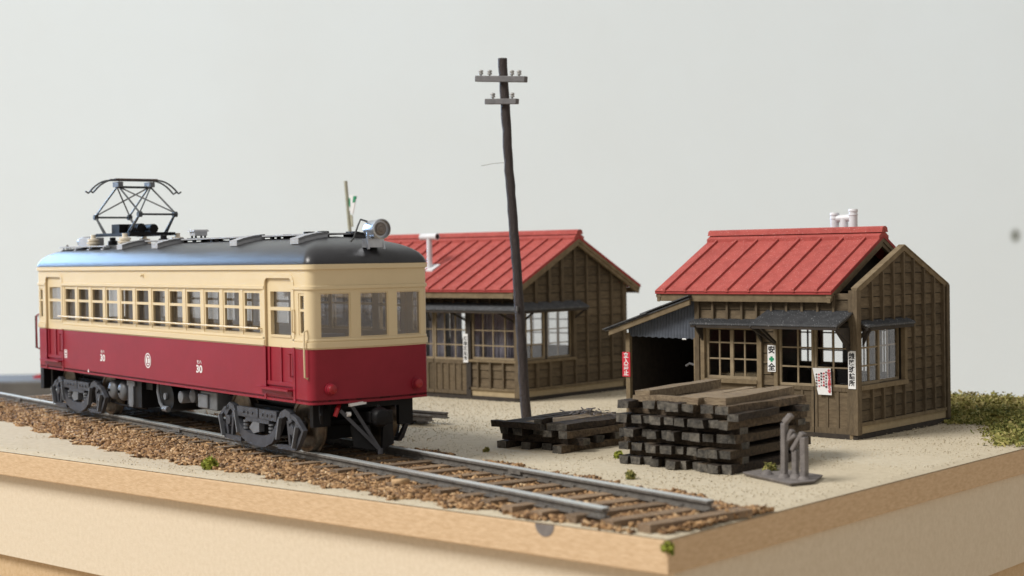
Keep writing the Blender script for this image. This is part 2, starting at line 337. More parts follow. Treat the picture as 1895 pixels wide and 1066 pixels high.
# ground sheet with low unevenness, cut at the board's edges
TH = math.radians(-12.6564); TX = Vector((math.cos(TH), math.sin(TH), 0)); TY = Vector((-TX.y, TX.x, 0))
T0 = Vector((-7.170, 1.206, 0)); TL, TW = 11.53, 2.07
def trk(l, w, z=0): return T0 - TX * l + TY * w + Vector((0, 0, z))
nx, ny = 230, 170
X, Y = np.meshgrid(np.linspace(XL, 0, nx), np.linspace(0, YB, ny), indexing='ij')
def lowfreq(X, Y):
    z = np.zeros_like(X)
    for k in range(14):
        f = RNG.uniform(.5, 7); t = RNG.uniform(0, 2 * PI); p = RNG.uniform(0, 2 * PI); z += np.sin((X * math.cos(t) + Y * math.sin(t)) * f + p) / (f + 1)
    return z
Z = lowfreq(X, Y) * .007 - .006
edge = np.minimum(np.minimum(-X, X - XL), np.minimum(Y, YB - Y)); Z = Z * (1 - np.exp(-edge / .12)) - .036 * np.exp(-edge / .07)
me = bpy.data.meshes.new('ground'); ids = np.arange(nx * ny).reshape(nx, ny)
me.from_pydata(np.stack([X, Y, Z], -1).reshape(-1, 3).tolist(), [], np.stack([ids[:-1, :-1], ids[1:, :-1], ids[1:, 1:], ids[:-1, 1:]], -1).reshape(-1, 4).tolist())
me.materials.append(sand); me.shade_smooth()
tag(link('ground', me), kind='structure')

# ------------------------------------------------------------------ track: rails, sleepers, ballast
track = tag(empty('railway_track', trk(4.3, 1.035, 0), TH), 'single railway track of steel rails on brown sleepers, under the railcar', 'track')
def tl(l, w, z): return (4.3 - l, w - 1.035, z)
for w, l1 in ((.403, -6.19), (1.668, -6.60)):
    mb = MB(); x0, x1 = 4.3 - 15.35, 4.3 - l1; y = w - 1.035
    mb.box((x0, y - .075, .058), (x1, y + .075, .076)); mb.box((x0, y - .018, .076), (x1, y + .018, .156)); mb.box((x0, y - .055, .145), (x1, y + .055, .175))
    r = mb.build('rail', rail_side, track, smooth=False)
    mb = MB(); mb.box((x0, y - .054, .175), (x1, y + .054, .1855)); mb.build('railhead', rail_top, r, smooth=False)
    mb = MB(); k = x0 + .2
    while k < x1 - .05:
        for s in (-1, 1): mb.box((k - .025, y + s * .07 - .02, .05), (k + .025, y + s * .07 + .02, .085 + random.random() * .01))
        if random.random() < .08: mb.box((k + .1, y - .06, .10), (k + .38, y + .06, .15))
        k += .52
    tag(mb.build('rail_clip', rail_side, r, smooth=False), kind='stuff')
sl = MB()
V8 = BOXV * np.array([.21, 2.04, .09]); V8 = V8 + RNG.normal(0, .006, V8.shape)
sl.hexa([V8[i] for i in (0, 4, 6, 2, 1, 5, 7, 3)]); sm = sl.mesh('sleeper', tie_m, smooth=False)
l = -6.82; k = 0
while l < 15.3:
    w0 = max(.02 + random.uniform(-.05, .05), (.10 - (T0.y - TX.y * l)) / TY.y); w1 = 2.07 + random.uniform(-.05, .05)
    o = link('sleeper', sm, track); o.location = tl(l, (w0 + w1) / 2, .026 + random.uniform(-.008, .010)); o.scale = (1, (w1 - w0) / 2.04, 1); o.rotation_euler = (0, 0, random.uniform(-.03, .03) + (.04 if k == 0 else 0))
    l += .52 + random.uniform(-.03, .03); k += 1

chip_m = tint_mat('ballast_chip', [(0, (.045, .028, .018)), (.28, (.14, .08, .042)), (.55, (.32, .185, .088)), (.82, (.48, .30, .15)), (1, (.58, .42, .25))])
NEAR = [(-7.2, .42), (-5.34, .05), (-4.16, -.12), (-2.52, -.42), (-.9, -.62), (.75, -.84), (2.1, -1.02), (3.9, -1.23), (5.9, -1.28), (9.7, -1.0), (15.2, -.9)]
def bed(l, w):
    near = np.interp(l, [p[0] for p in NEAR], [p[1] for p in NEAR]) + .09 * np.sin(l * 5.1) + .05 * np.sin(l * 13.7 + 1)
    far = 2.46 + .12 * np.sin(l * 3.3) + .06 * np.sin(l * 11)
    d = np.minimum((w - near) / .75, (far - w) / .42)
    return np.clip(d, -1, 1)
N = 120000
l = RNG.uniform(-7.1, 15.3, N); w = RNG.uniform(-1.5, 2.75, N); d = bed(l, w)
x = T0.x - TX.x * l + TY.x * w; y = T0.y - TX.y * l + TY.y * w
keep = (d > -.03) & (x < -.03) & (y > .04) & (x > XL + .05) & ~((np.abs(w - .403) < .075) | (np.abs(w - 1.668) < .075))
inner = (w > .45) & (w < 1.62); keep &= ~(inner & (RNG.random(N) < .45))
h = (.030 * np.clip(d, 0, 1) ** .6 - .006 * inner)[keep]; l, w, d, x, y = (a[keep] for a in (l, w, d, x, y)); N = len(l)
size = RNG.lognormal(0, .42, (N, 3)) * np.array([.078, .030, .026]); size = np.clip(size, .012, .28)
Rm = rot_rand(N, .30); V = (BOXV[None] * size[:, None]) * RNG.uniform(.65, 1.15, (N, 8, 3))
V = np.einsum('nij,nkj->nki', Rm, V) + np.stack([x, y, h - .01 + RNG.uniform(-.02, .022, N)], -1)[:, None]
tint = np.clip(RNG.normal(.55, .24, N) - .0 * d, 0, 1)
tag(scatter_mesh('ballast', V, BOXF, tint, chip_m), 'brown wood chip ballast heaped along both rails', 'ballast', kind='stuff')

# loose grit on the sand
grit_m = tint_mat('grit', [(0, (.42, .35, .24)), (.4, (.53, .46, .335)), (1, (.61, .54, .41))])
N = 24000; x = RNG.uniform(-15, -.05, N); y = RNG.uniform(.1, 15, N)
ll = -((x - T0.x) * TX.x + (y - T0.y) * TX.y); ww = (x - T0.x) * TY.x + (y - T0.y) * TY.y
keep = (bed(ll, ww) < -.02); x, y = x[keep], y[keep]; N = len(x)
size = RNG.uniform(.006, .017, (N, 1)) * RNG.uniform(.6, 1.2, (N, 3)); V = np.einsum('nij,nkj->nki', rot_rand(N, .6), BOXV[None] * size[:, None]) + np.stack([x, y, np.full(N, -.001)], -1)[:, None]
tag(scatter_mesh('gravel', V, BOXF, RNG.random(N), grit_m), kind='stuff')

# ------------------------------------------------------------------ plants
leaf_m = tint_mat('leaf_green', [(0, (.06, .085, .03)), (.4, (.19, .20, .055)), (.75, (.31, .28, .085)), (1, (.40, .33, .14))], .8)
lime_m = tint_mat('lime_green', [(0, (.10, .13, .02)), (.5, (.24, .27, .035)), (1, (.38, .39, .07))], .8)
QUAD = np.array([(-.5, -.5, 0), (.5, -.5, 0), (.5, .5, 0), (-.5, .5, 0)]); QF = np.array([(0, 1, 2, 3)])
def leaves(name, C, size, tint, mat, parent=None):
    n = len(C); a = RNG.normal(0, 1, (n, 3)); a[:, 2] = np.abs(a[:, 2]); a /= np.linalg.norm(a, axis=1)[:, None]
    b = np.cross(a, RNG.normal(0, 1, (n, 3))); b /= np.linalg.norm(b, axis=1)[:, None]; c = np.cross(a, b)
    s = size * RNG.lognormal(0, .35, n)
    V = C[:, None] + (b[:, None] * QUAD[None, :, :1] * 1.5 + c[:, None] * QUAD[None, :, 1:2] * .7) * s[:, None, None]
    V += a[:, None] * (np.abs(QUAD[None, :, :1]) * .25) * s[:, None, None] * RNG.normal(0, 1, (n, 1, 1))
    return scatter_mesh(name, V, QF, tint, mat, parent)
# ground cover in the back right corner
pts = []; n = 0
while n < 1100:
    x = RNG.uniform(-6.5, -.05); y = RNG.uniform(9, YB - .05)
    fy = np.interp(x, [-6.5, -3.2, -2.4, -1.2, -.6, -.05], [13.4, 13.0, 12.5, 11.3, 9.9, 9.6]) + .3 * math.sin(x * 6) + .2 * math.sin(x * 17)
    if y < fy: continue
    dens = min(1, (y - fy) / 1.6)
    if RNG.random() > .25 + .75 * dens: continue
    hh = .025 + .085 * dens * RNG.uniform(.5, 1.25) + (.05 if y > 14.6 else 0) * RNG.random()
    pts.append((x, y, hh, dens)); n += 1
C = []; T = []
for x, y, hh, dens in pts:
    k = int(50 + 26 * dens); r = RNG.normal(0, 1, (k, 3)) * np.array([.13, .13, hh * .36]) + np.array([x, y, hh * .55]); r[:, 2] = np.abs(r[:, 2])
    C.append(r); T.append(np.clip(RNG.normal(.40 + .3 * RNG.random(), .17, k) + (.28 if y > 13.8 else 0), 0, 1))
C = np.concatenate(C); T = np.concatenate(T); ok = (C[:, 0] < -.03) & (C[:, 1] < YB)
tag(leaves('ground_cover', C[ok], .034, T[ok], leaf_m), 'mossy green ground cover with olive bushes behind the right hut', 'ground cover', kind='stuff')
for (x, y, z, r, m, n, lab) in (
        (-4.42, 4.95, 0, .085, lime_m, 170, 'bright lime tuft at the left foot of the tall sleeper stack'),
        (-2.98, 3.32, 0, .085, leaf_m, 170, 'round dark green tuft on sand before the tall sleeper stack'),
        (-6.58, 4.34, 0, .06, leaf_m, 90, 'tiny green tuft before the low sleeper stack'),
        (-8.66, .50, 0, .15, lime_m, 260, 'yellow green tuft on sand between ballast and front board edge'),
        (-.02, .02, -.13, .085, lime_m, 150, 'lime tuft hanging on the front corner of the baseboard'),
        (-1.62, 4.75, .0, .13, leaf_m, 160, 'low olive tuft between the tall stack and the grey casting')):
    P = RNG.normal(0, 1, (n, 3)); P /= np.linalg.norm(P, axis=1)[:, None]; P *= (RNG.random(n) ** .4)[:, None] * r * np.array([1, 1, 1.0]); P[:, 2] += (r * .55 if z >= 0 else 0)
    P *= .72; o = leaves('grass_tuft', np.repeat(P, 3, 0) + RNG.normal(0, r * .12, (n * 3, 3)), .016 + r * .06, np.clip(RNG.normal(.55, .24, n * 3), 0, 1), m); o.location = (x, y, z); tag(o, lab, 'tuft')
# ================================================================== THE RAILCAR (local frame: x forward, y away from the near side)
car = tag(empty('electric_railcar', trk(TL / 2, TW / 2, 0), TH), 'cream over maroon electric railcar with pantograph, standing on the track', 'railcar')
def C(l, w, z): return Vector((TL / 2 - l, w - TW / 2, z))
R = .13; SAG = .09
WIN = [(1.5633 + .7094 * i, 2.1633 + .7094 * i) for i in range(12)]
DOORS = [(.53, 1.42), (TL - 1.42, TL - .53)]
SMALL = [(.17, .35), (TL - .35, TL - .17)]
FWIN = [(.165, .64), (.795, 1.285), (1.44, 1.905)]
ZW0, ZW1 = 1.935, 2.635
def outline(extra=0.0):
    """columns round the body, from the near rear corner forward, across the front, back along the far side, across the rear"""
    ls = sorted({R, TL - R} | {v for a in WIN + DOORS + SMALL for v in a} | set(np.linspace(R, TL - R, 24)))
    ws = sorted({R, TW - R} | {v for a in FWIN for v in a} | set(np.linspace(R, TW - R, 14)))
    ls = [v for i, v in enumerate(ls) if i == 0 or v - ls[i - 1] > 1e-4]; ws = [v for i, v in enumerate(ws) if i == 0 or v - ws[i - 1] > 1e-4]
    def bow(w): return SAG * (1 - ((w - TW / 2) / (TW / 2 - R)) ** 2)
    pts = []
    def arc(cx, cy, a0, a1):
        for k in range(1, 6):
            a = a0 + (a1 - a0) * k / 6; pts.append((cx + R * math.cos(a), cy + R * math.sin(a), 'corner', 0))
    hx, hy = TL / 2, TW / 2
    for l in reversed(ls): pts.append((hx - l, -hy, 'near', l))
    arc(hx - R, -hy + R, -PI / 2, 0)
    for w in ws: pts.append((hx + bow(w), w - hy, 'front', w))
    arc(hx - R, hy - R, 0, PI / 2)
    for l in ls: pts.append((hx - l, hy, 'far', l))
    arc(-hx + R, hy - R, PI / 2, PI)
    for w in reversed(ws): pts.append((-hx - bow(w), w - hy, 'rear', w))
    arc(-hx + R, -hy + R, PI, 1.5 * PI)
    pts.append(pts[0])
    out = []; n = len(pts) - 1
    for i, (x, y, s, c) in enumerate(pts):
        a, b = pts[(i - 1) % n], pts[(i + 1) % n]; dx, dy = b[0] - a[0], b[1] - a[1]; L = math.hypot(dx, dy)
        nx, ny = dy / L, -dx / L
        if s == 'near': nx, ny = 0, -1
        if s == 'far': nx, ny = 0, 1
        out.append((x + nx * extra, y + ny * extra, nx, ny, s, c))
    return out
OUT = outline()
def side_hole(seg, c, z):
    if seg in ('near', 'far'):
        if any(a < c < b for a, b in WIN) and ZW0 < z < ZW1: return True
        if any(a < c < b for a, b in DOORS) and 1.10 < z < 2.85: return True
        if any(a < c < b for a, b in SMALL) and 1.98 < z < 2.60: return True
    if seg in ('front', 'rear') and any(a < c < b for a, b in FWIN) and 1.935 < z < 2.60: return True
    return False
ub = holed_wall(OUT, [1.775, 1.935, 1.955, 1.98, 2.35, 2.575, 2.60, 2.635, 2.85, 3.03], side_hole, .075)
body = ub.build('upper_body', cream, car)
lb = holed_wall(OUT, [.965, 1.10, 1.4, 1.775], side_hole, .075)
lower = lb.build('lower_body', maroon, car)
mb = MB(); mb.prism([(x, y, 1.0) for x, y, *_ in OUT[:-1]], (0, 0, .03)); mb.build('floor', black_p, car)
def strip(name, z0, z1, out_, m, skip=lambda s, c: False, parent=car):
    a = outline(.002); b = outline(out_); runs = [[]]; n = len(a) - 1
    for i in range(n):
        s = a[i][4] if a[i][4] == a[i + 1][4] else 'corner'
        if skip(s, (a[i][5] + a[i + 1][5]) / 2):
            if runs[-1]: runs.append([])
        else: runs[-1].append(i)
    if len(runs) > 1 and runs[0] and runs[-1] and runs[0][0] == 0 and runs[-1][-1] == n - 1: runs[0] = runs.pop() + runs[0]
    for run in runs:
        if not run: continue
        mb = MB(); V = []
        for i in run + [(run[-1] + 1)]:
            V += [(a[i][0], a[i][1], z0), (b[i][0], b[i][1], z0 + .008), (b[i][0], b[i][1], z1 - .008), (a[i][0], a[i][1], z1)]
        m_ = len(run); mb.add(V, [(4 * i + k, 4 * i + (k + 1) % 4, 4 * i + 4 + (k + 1) % 4, 4 * i + 4 + k) for i in range(m_) for k in range(4)] + [(3, 2, 1, 0), (4 * m_, 4 * m_ + 1, 4 * m_ + 2, 4 * m_ + 3)])
        mb.build(name, m, parent)
indoor = lambda s, c: s in ('near', 'far') and any(a - .03 < c < b + .03 for a, b in DOORS)
strip('drip_rail', 2.945, 3.028, .032, cream)
strip('head_rail', 2.65, 2.712, .022, cream, indoor)
strip('belt_rail', 1.79, 1.885, .026, cream, indoor)
strip('sill_rail', 1.885, 1.925, .012, cream, indoor)

# windows of the two long sides
def frame(mb, a, b, z0, z1, d0, d1, bw, bars=(), mull=()):
    """rectangular frame between l=a..b, depth d0..d1 (near side, + is inward)"""
    def bx(a_, b_, z0_, z1_): mb.box(C(b_, d0, z0_), C(a_, d1, z1_))
    bx(a, a + bw, z0, z1); bx(b - bw, b, z0, z1); bx(a + bw, b - bw, z0, z0 + bw); bx(a + bw, b - bw, z1 - bw, z1)
    for z in bars: bx(a + bw, b - bw, z - bw * .55, z + bw * .55)
def window_parts(a, b, z0, z1, bar, bw=.042):
    mb = MB(); frame(mb, a, b, z0, z1, .010, .030, bw, (bar,)); fm = mb.mesh('window', cream)
    pm = []
    for s0, s1 in ((z0 + bw, bar - bw * .55), (bar + bw * .55, z1 - bw)):
        mb = MB(); mb.box(C(b - bw * .6, .076, s0 - .01), C(a + bw * .6, .080, s1 + .01)); pm.append(mb.mesh('pane', smoke, smooth=False))
    return fm, pm
def place_window(fm, pm, dx, flip):
    o = link('window', fm, car); o.location = (dx, 0, 0)
    for m in pm: link('pane', m, o)
    if flip: o.rotation_euler = (0, 0, PI); o.location = (-dx + 0, 0, 0)
    return o
a0, b0 = WIN[0]; fm, pm = window_parts(a0 + .002, b0 - .002, ZW0 + .002, ZW1 - .002, 2.365)
for i in range(12):
    for flip in (0, 1): place_window(fm, pm, -.7094 * i, flip)
fm, pm = window_parts(.172, .348, 1.982, 2.598, 2.35, .034)
for flip in (0, 1):
    place_window(fm, pm, 0, flip); place_window(fm, pm, -(TL - .52), flip)
# end windows: frames follow the bowed front
def end_window(w0, w1, sgn):
    mb = MB(); c = (w0 + w1) / 2; x = TL / 2 + SAG * (1 - ((c - TW / 2) / (TW / 2 - R)) ** 2)
    sl = -2 * SAG * (c - TW / 2) / (TW / 2 - R) ** 2
    def P(w, d, z): return (sgn * (x + sl * (w - c) - d), sgn * (w - TW / 2), z)
    g = .001
    def bx(wa, wb, z0, z1, d0, d1):
        mb.hexa([P(wa, d0, z0), P(wb, d0, z0), P(wb, d1, z0), P(wa, d1, z0), P(wa, d0, z1), P(wb, d0, z1), P(wb, d1, z1), P(wa, d1, z1)])
    bw = .014; z0, z1 = 1.937, 2.598; w0 += .002; w1 -= .002
    bx(w0, w0 + bw, z0, z1, .014, .05); bx(w1 - bw, w1, z0, z1, .014, .05); bx(w0 + bw, w1 - bw, z0, z0 + bw, .014, .05); bx(w0 + bw, w1 - bw, z1 - bw, z1, .014, .05)
    o = mb.build('front_window' if sgn > 0 else 'rear_window', cream, car)
    mb = MB()
    mb.hexa([P(w0 + bw, .03, z0 + bw), P(w1 - bw, .03, z0 + bw), P(w1 - bw, .036, z0 + bw), P(w0 + bw, .036, z0 + bw), P(w0 + bw, .03, z1 - bw), P(w1 - bw, .03, z1 - bw), P(w1 - bw, .036, z1 - bw), P(w0 + bw, .036, z1 - bw)])
    mb.build('pane', cab_glass, o, smooth=False)
for w0, w1 in FWIN: end_window(w0, w1, 1); end_window(w0, w1, -1)

# doors
def door_meshes():
    a, b = DOORS[0]; m = {}
    mb = MB(); d0, d1 = .035, .098
    # cream leaf above the belt with its window opening, maroon leaf below
    mb.box(C(b, d0, 1.78), C(a, d1, 1.93)); mb.box(C(b, d0, 2.62), C(a, d1, 2.85)); mb.box(C(b, d0, 1.93), C(b - .12, d1, 2.62)); mb.box(C(a + .12, d0, 1.93), C(a, d1, 2.62))
    mb.box(C(b - .12, d0 - .008, 2.335), C(a + .12, d1, 2.385)); mb.box(C(b - .12, d0 - .012, 1.93), C(a + .12, d1, 1.965))
    m['door'] = mb.mesh('door', cream)
    mb = MB(); mb.box(C(b, d0, 1.10), C(a, d1, 1.779))
    for c in (a + .07, (a + b) / 2, b - .07): mb.box(C(c + .035, d0 - .02, 1.25), C(c - .035, d0, 1.779))
    mb.box(C(b, d0 - .025, 1.20), C(a, d0, 1.26))
    m['door_panel'] = mb.mesh('door_panel', maroon)
    for k, (s0, s1) in enumerate(((1.965, 2.335), (2.385, 2.62))):
        mb = MB(); mb.box(C(b - .11, .10, s0 - .01), C(a + .11, .104, s1 + .01)); m['pane%d' % k] = mb.mesh('pane', smoke, smooth=False)
    mb = MB(); r = .12; w = -.012
    path = [C(b + .02, w, 1.79), C(b + .02, w, 2.86 - r)] + [C(b + .02 - r + r * math.cos(t), w, 2.86 - r + r * math.sin(t)) for t in np.linspace(.2, PI / 2, 5)] \
        + [C(a - .02 + r - r * math.sin(t), w, 2.86 - r + r * math.cos(t)) for t in np.linspace(0, PI / 2 - .2, 5)] + [C(a - .02, w, 2.86 - r), C(a - .02, w, 1.79)]
    mb.band(path, .07, (0, .016, 0)); m['door_frame'] = mb.mesh('door_frame', cream)
    for k, c in enumerate((a - .02, b + .02)):
        mb = MB(); mb.box(C(c + .035, -.012, .975), C(c - .035, .0, 1.79)); m['door_post%d' % k] = mb.mesh('door_post', maroon)
    mb = MB(); mb.box(C(b + .16, -.10, 1.135), C(a + .02, .04, 1.165)); mb.box(C(b - .02, -.02, 1.06), C(a + .04, -.002, 1.135)); m['step'] = mb.mesh('step', maroon)
    mb = MB(); mb.tube([C(.545, -.005, 1.36), C(.545, -.05, 1.36), C(.545, -.05, 1.67), C(.60, -.05, 1.685), C(.60, -.005, 1.685)], .013, 8); m['handle'] = mb.mesh('door_handle', maroon)
    return m
dm = door_meshes()
for dx in (0, -(TL - 1.95)):
    for flip in (0, 1):
        d = link('door', dm['door'], car); d.location = (-dx if flip else dx, 0, 0)
        if flip: d.rotation_euler = (0, 0, PI)
        for k in ('door_panel', 'pane0', 'pane1', 'door_frame', 'door_post0', 'door_post1', 'handle'): link(k.rstrip('01'), dm[k], d)
        s = link('step', dm['step'], car); s.location = d.location; s.rotation_euler = d.rotation_euler
# grab rails, window guard rail
mb = MB(); mb.tube([C(1.53, -.055, 2.05), C(TL - 1.35, -.055, 2.05)], .017, 8)
for i in range(13): l = 1.55 + .7094 * i - .02; mb.cyl(C(l, -.055, 2.05), C(l, .0, 2.05), .014, 6)
mb.build('guard_rail', cream, car)
for l in (.10, TL - .10):
    mb = MB(); mb.tube([C(l, .0, 2.06), C(l, -.05, 2.04), C(l, -.055, 1.8), C(l, -.05, 1.37), C(l, .0, 1.35)], .014, 8); mb.build('grab_rail', cream if l < 1 else maroon, car)
for l, wz in ((.46, (2.02, 2.36)),):
    mb = MB(); mb.tube([C(l, -.012, 2.36), C(l, -.05, 2.35), C(l, -.05, 2.03), C(l, -.012, 2.02)], .013, 8); mb.build('grab_rail', cream, car)
mb = MB(); mb.tube([C(TL - .02, .02, 2.02), C(TL + .12, .0, 2.02), C(TL + .12, .0, 1.36), C(TL - .02, .02, 1.36)], .012, 8); mb.build('grab_rail', arm_m, car)
mb = MB(); mb.tube([C(6.05, -.002, 2.86), C(6.05, -.045, 2.86), C(6.05, -.045, 2.83)], .016, 8); mb.cyl(C(6.05, -.01, 2.86), C(6.05, 0, 2.86), .035, 10); mb.build('lamp_bracket', cream, car)

# printed marks on the near side
ROT = (PI / 2, 0, 0)
for l in (8.02, 3.80):
    g = lettering('30', .175, white_p, ROT, C(l, -.003, 1.305), car, sx=1.4, bold=.004); lettering('モハ', .072, white_p, ROT, C(l, -.003, 1.425), car, sx=1.3, bold=.001)
mb = MB(); 
def ring(mb, c, r0, r1, n=40):
    vs = []; 
    for k in range(n):
        t = 2 * PI * k / n
        for r in (r0, r1): vs.append(c + Vector((r * math.cos(t), 0, r * math.sin(t))))
    mb.add(vs, [(2 * k, 2 * k + 1, (2 * k + 3) % (2 * n), (2 * k + 2) % (2 * n)) for k in range(n)])
c = C(5.91, -.003, 1.357); ring(mb, c, .112, .134); ring(mb, c, .0, .088)
em = mb.build('emblem', white_p, car, smooth=False)
mb = MB()
for a, b in (((-.045, -.006, .038), (.045, -.004, .052)), ((-.012, -.006, -.045), (.012, -.004, .038)), ((-.05, -.006, -.058), (.05, -.004, -.045))): mb.box(c + Vector(a) + Vector((0, .001, 0)), c + Vector(b) + Vector((0, .001, 0)))
for k in range(6):
    t = 2 * PI * (k + .5) / 6; mb.cyl(c + Vector((.1 * math.cos(t) * .98, -.003, .1 * math.sin(t) * .98)), c + Vector((.1 * math.cos(t) * .98, -.002, .1 * math.sin(t) * .98)), .012, 8)
mb.build('lettering', maroon, em, smooth=False)
mb = MB(); c = C(9.94, -.003, 1.31)
for a, b in (((-.075, 0, -.08), (-.062, .002, .08)), ((.062, 0, -.08), (.075, .002, .08)), ((-.062, 0, .067), (.062, .002, .08)), ((-.062, 0, -.08), (.062, .002, -.067)), ((-.05, 0, .02), (.05, .002, .05)), ((-.05, 0, -.03), (.05, .002, -.005)), ((-.012, 0, -.06), (.05, .002, -.04))):
    mb.box(c + Vector(a), c + Vector(b))
mb.build('data_panel', white_p, car, smooth=False)
mb = MB(); c = C(8.76, -.003, 1.036); mb.prism([c + Vector((-.035, 0, -.02)), c + Vector((.035, 0, -.035)), c + Vector((.02, 0, .035))], (0, .002, 0)); mb.build('lifting_mark', white_p, car, smooth=False)

# tail lamps
for w in (.30, 1.80):
    x = TL / 2 + SAG * (1 - ((w - TW / 2) / (TW / 2 - R)) ** 2) - .01; y = w - TW / 2
    mb = MB(); mb.lathe((x, y, 1.185), (1, 0, 0), [(0, .095), (.04, .093), (.045, .08), (.085, .075), (.09, .068)], 20); o = mb.build('tail_lamp', maroon, car)
    mb = MB(); mb.lathe((x + .082, y, 1.185), (1, 0, 0), [(0, .069), (.015, .064), (.025, .04), (.03, .0)], 20); mb.build('lens', redlamp, o)

# roof
EDGE = outline(.02); steps = [(0, 0, 3.03), (.0, .0, 3.045), (.025, .03, 3.115), (.075, .09, 3.185), (.15, .19, 3.25), (.27, .34, 3.315), (.42, .52, 3.365), (.6, .72, 3.405), (.8, .92, 3.432), (1.0, 1.08, 3.448), (1.054, 1.12, 3.45)]
mb = MB(); n = len(EDGE) - 1; hx, hy = TL / 2, TW / 2 + .02
for d, e, z in steps:
    for x, y, *_ in EDGE[:-1]: mb.v.append((x * (1 - e / hx), y * max(0.0, 1 - d / hy) , z))
for j in range(len(steps) - 1):
    for i in range(n):
        mb.f.append((j * n + i, j * n + (i + 1) % n, (j + 1) * n + (i + 1) % n, (j + 1) * n + i)); mb.m.append(0)
roof = mb.build('roof', roof_dk, car)
rz = lambda w: float(np.interp(min(w, TW - w), [s[0] - .02 for s in steps], [s[2] for s in steps]))
# walkway along the crown, cross mats, side running board
wk = MB(); wk.box(C(8.0, .74, 3.478), C(.95, 1.33, 3.502)); walk = wk.build('roof_walkway', light_gr, car, smooth=False)
mb = MB()
for k in range(10):
    l = 1.15 + k * .74; mb.box(C(l + .04, .76, 3.40), C(l - .04, .80, 3.477)); mb.box(C(l + .04, 1.27, 3.40), C(l - .04, 1.31, 3.477))
tag(mb.build('walkway_support', black_p, walk, smooth=False), kind='stuff')
for l in (.98, 3.05, 6.2, 7.82):
    for sgn in (0, 1):
        mb = MB(); n_ = 6; ww = np.linspace(.30, .80, n_)
        for a, b in zip(ww[:-1], ww[1:]):
            za, zb_ = rz(a) + .035, rz(b) + .03; f = (lambda w: TW - w) if sgn else (lambda w: w)
            for (q0, q1, la, lb_) in ((.045, .06, -.13, .13), (0, .06, -.13, -.115), (0, .06, .115, .13)):
                mb.hexa([C(l + la, f(a), za + q0 - .03), C(l + lb_, f(a), za + q0 - .03), C(l + lb_, f(b), zb_ + q0 - .03), C(l + la, f(b), zb_ + q0 - .03),
                         C(l + la, f(a), za + q1), C(l + lb_, f(a), za + q1), C(l + lb_, f(b), zb_ + q1), C(l + la, f(b), zb_ + q1)])
        mb.box(C(l + .13, (TW - .30) if sgn else .29, rz(.3) + .005), C(l - .13, (TW - .29) if sgn else .30, rz(.3) + .095))
        mb.build('cross_mat', light_gr if not sgn else roof_dk, car, smooth=False)
for sgn in (0, 1):
    f = (lambda w: TW - w) if sgn else (lambda w: w)
    mb = MB(); mb.box(C(11.15, f(.36), 3.405), C(8.65, f(.52), 3.43))
    for k in range(4):
        l = 10.95 - k * .72; mb.box(C(l + .018, f(.36), rz(.36)), C(l - .018, f(.385), 3.405)); mb.box(C(l + .05, f(.33), rz(.33) - .005), C(l - .05, f(.40), rz(.38) + .012)); mb.box(C(l + .018, f(.50), rz(.5)), C(l - .018, f(.52), 3.405))
    mb.build('running_board', light_gr, car, smooth=False)
mb = MB(); mb.box(C(10.45, .50, 3.42), C(9.85, .80, 3.60)); mb.cyl(C(10.3, .65, 3.60), C(10.3, .65, 3.625), .12, 14); bevel(mb.build('resistor_box', light_gr, car, smooth=False), .012)
mb = MB(); mb.cyl(C(10.62, .62, 3.52), C(10.44, .62, 3.52), .09, 14); mb.build('arrester', silver, car)
for l, w in ((11.35, .6), (11.2, .95)):
    mb = MB(); mb.tube([C(l + .04, w, rz(w) - .06)] + [C(l + .05 * math.cos(t), w, rz(w) + .01 + .05 * math.sin(t)) for t in np.linspace(.2, PI - .2, 7)] + [C(l - .04, w, rz(w) - .06)], .012, 6); mb.build('lifting_eye', arm_m, car)
FU = C(5.95, 1.03, 3.50); fq = lambda x, y, z: FU + Vector((x, y, z))
mb = MB(); mb.box(fq(-.11, -.12, .055), fq(.11, .12, .13)); mb.hexa([fq(-.13, -.15, .13), fq(.13, -.15, .13), fq(.13, .15, .13), fq(-.13, .15, .13), fq(-.115, -.135, .165), fq(.115, -.135, .165), fq(.115, .135, .165), fq(-.115, .135, .165)])
fu = mb.build('fuse_box', light_gr, car, smooth=False)
mb = MB()
for x in (-.08, .08):
    for y in (-.09, .09): mb.cyl(fq(x, y, .005), fq(x, y, .056), .02, 8)
mb.box(fq(-.19, -.14, .003), fq(.19, .14, .016)); tag(mb.build('fuse_base', black_p, fu, smooth=False), kind='stuff')
for l, w in ((10.05, 1.06), (7.55, 1.06), (1.9, 1.06), (1.45, 1.06)):
    mb = MB(); mb.lathe(C(l, w, 3.44), (0, 0, 1), [(0, .10), (.09, .095), (.10, .06), (.16, .06), (.165, .0)] if l > 5 else [(0, .1), (.1, .09), (.105, .0)], 12); mb.build('roof_fitting', black_p, car)

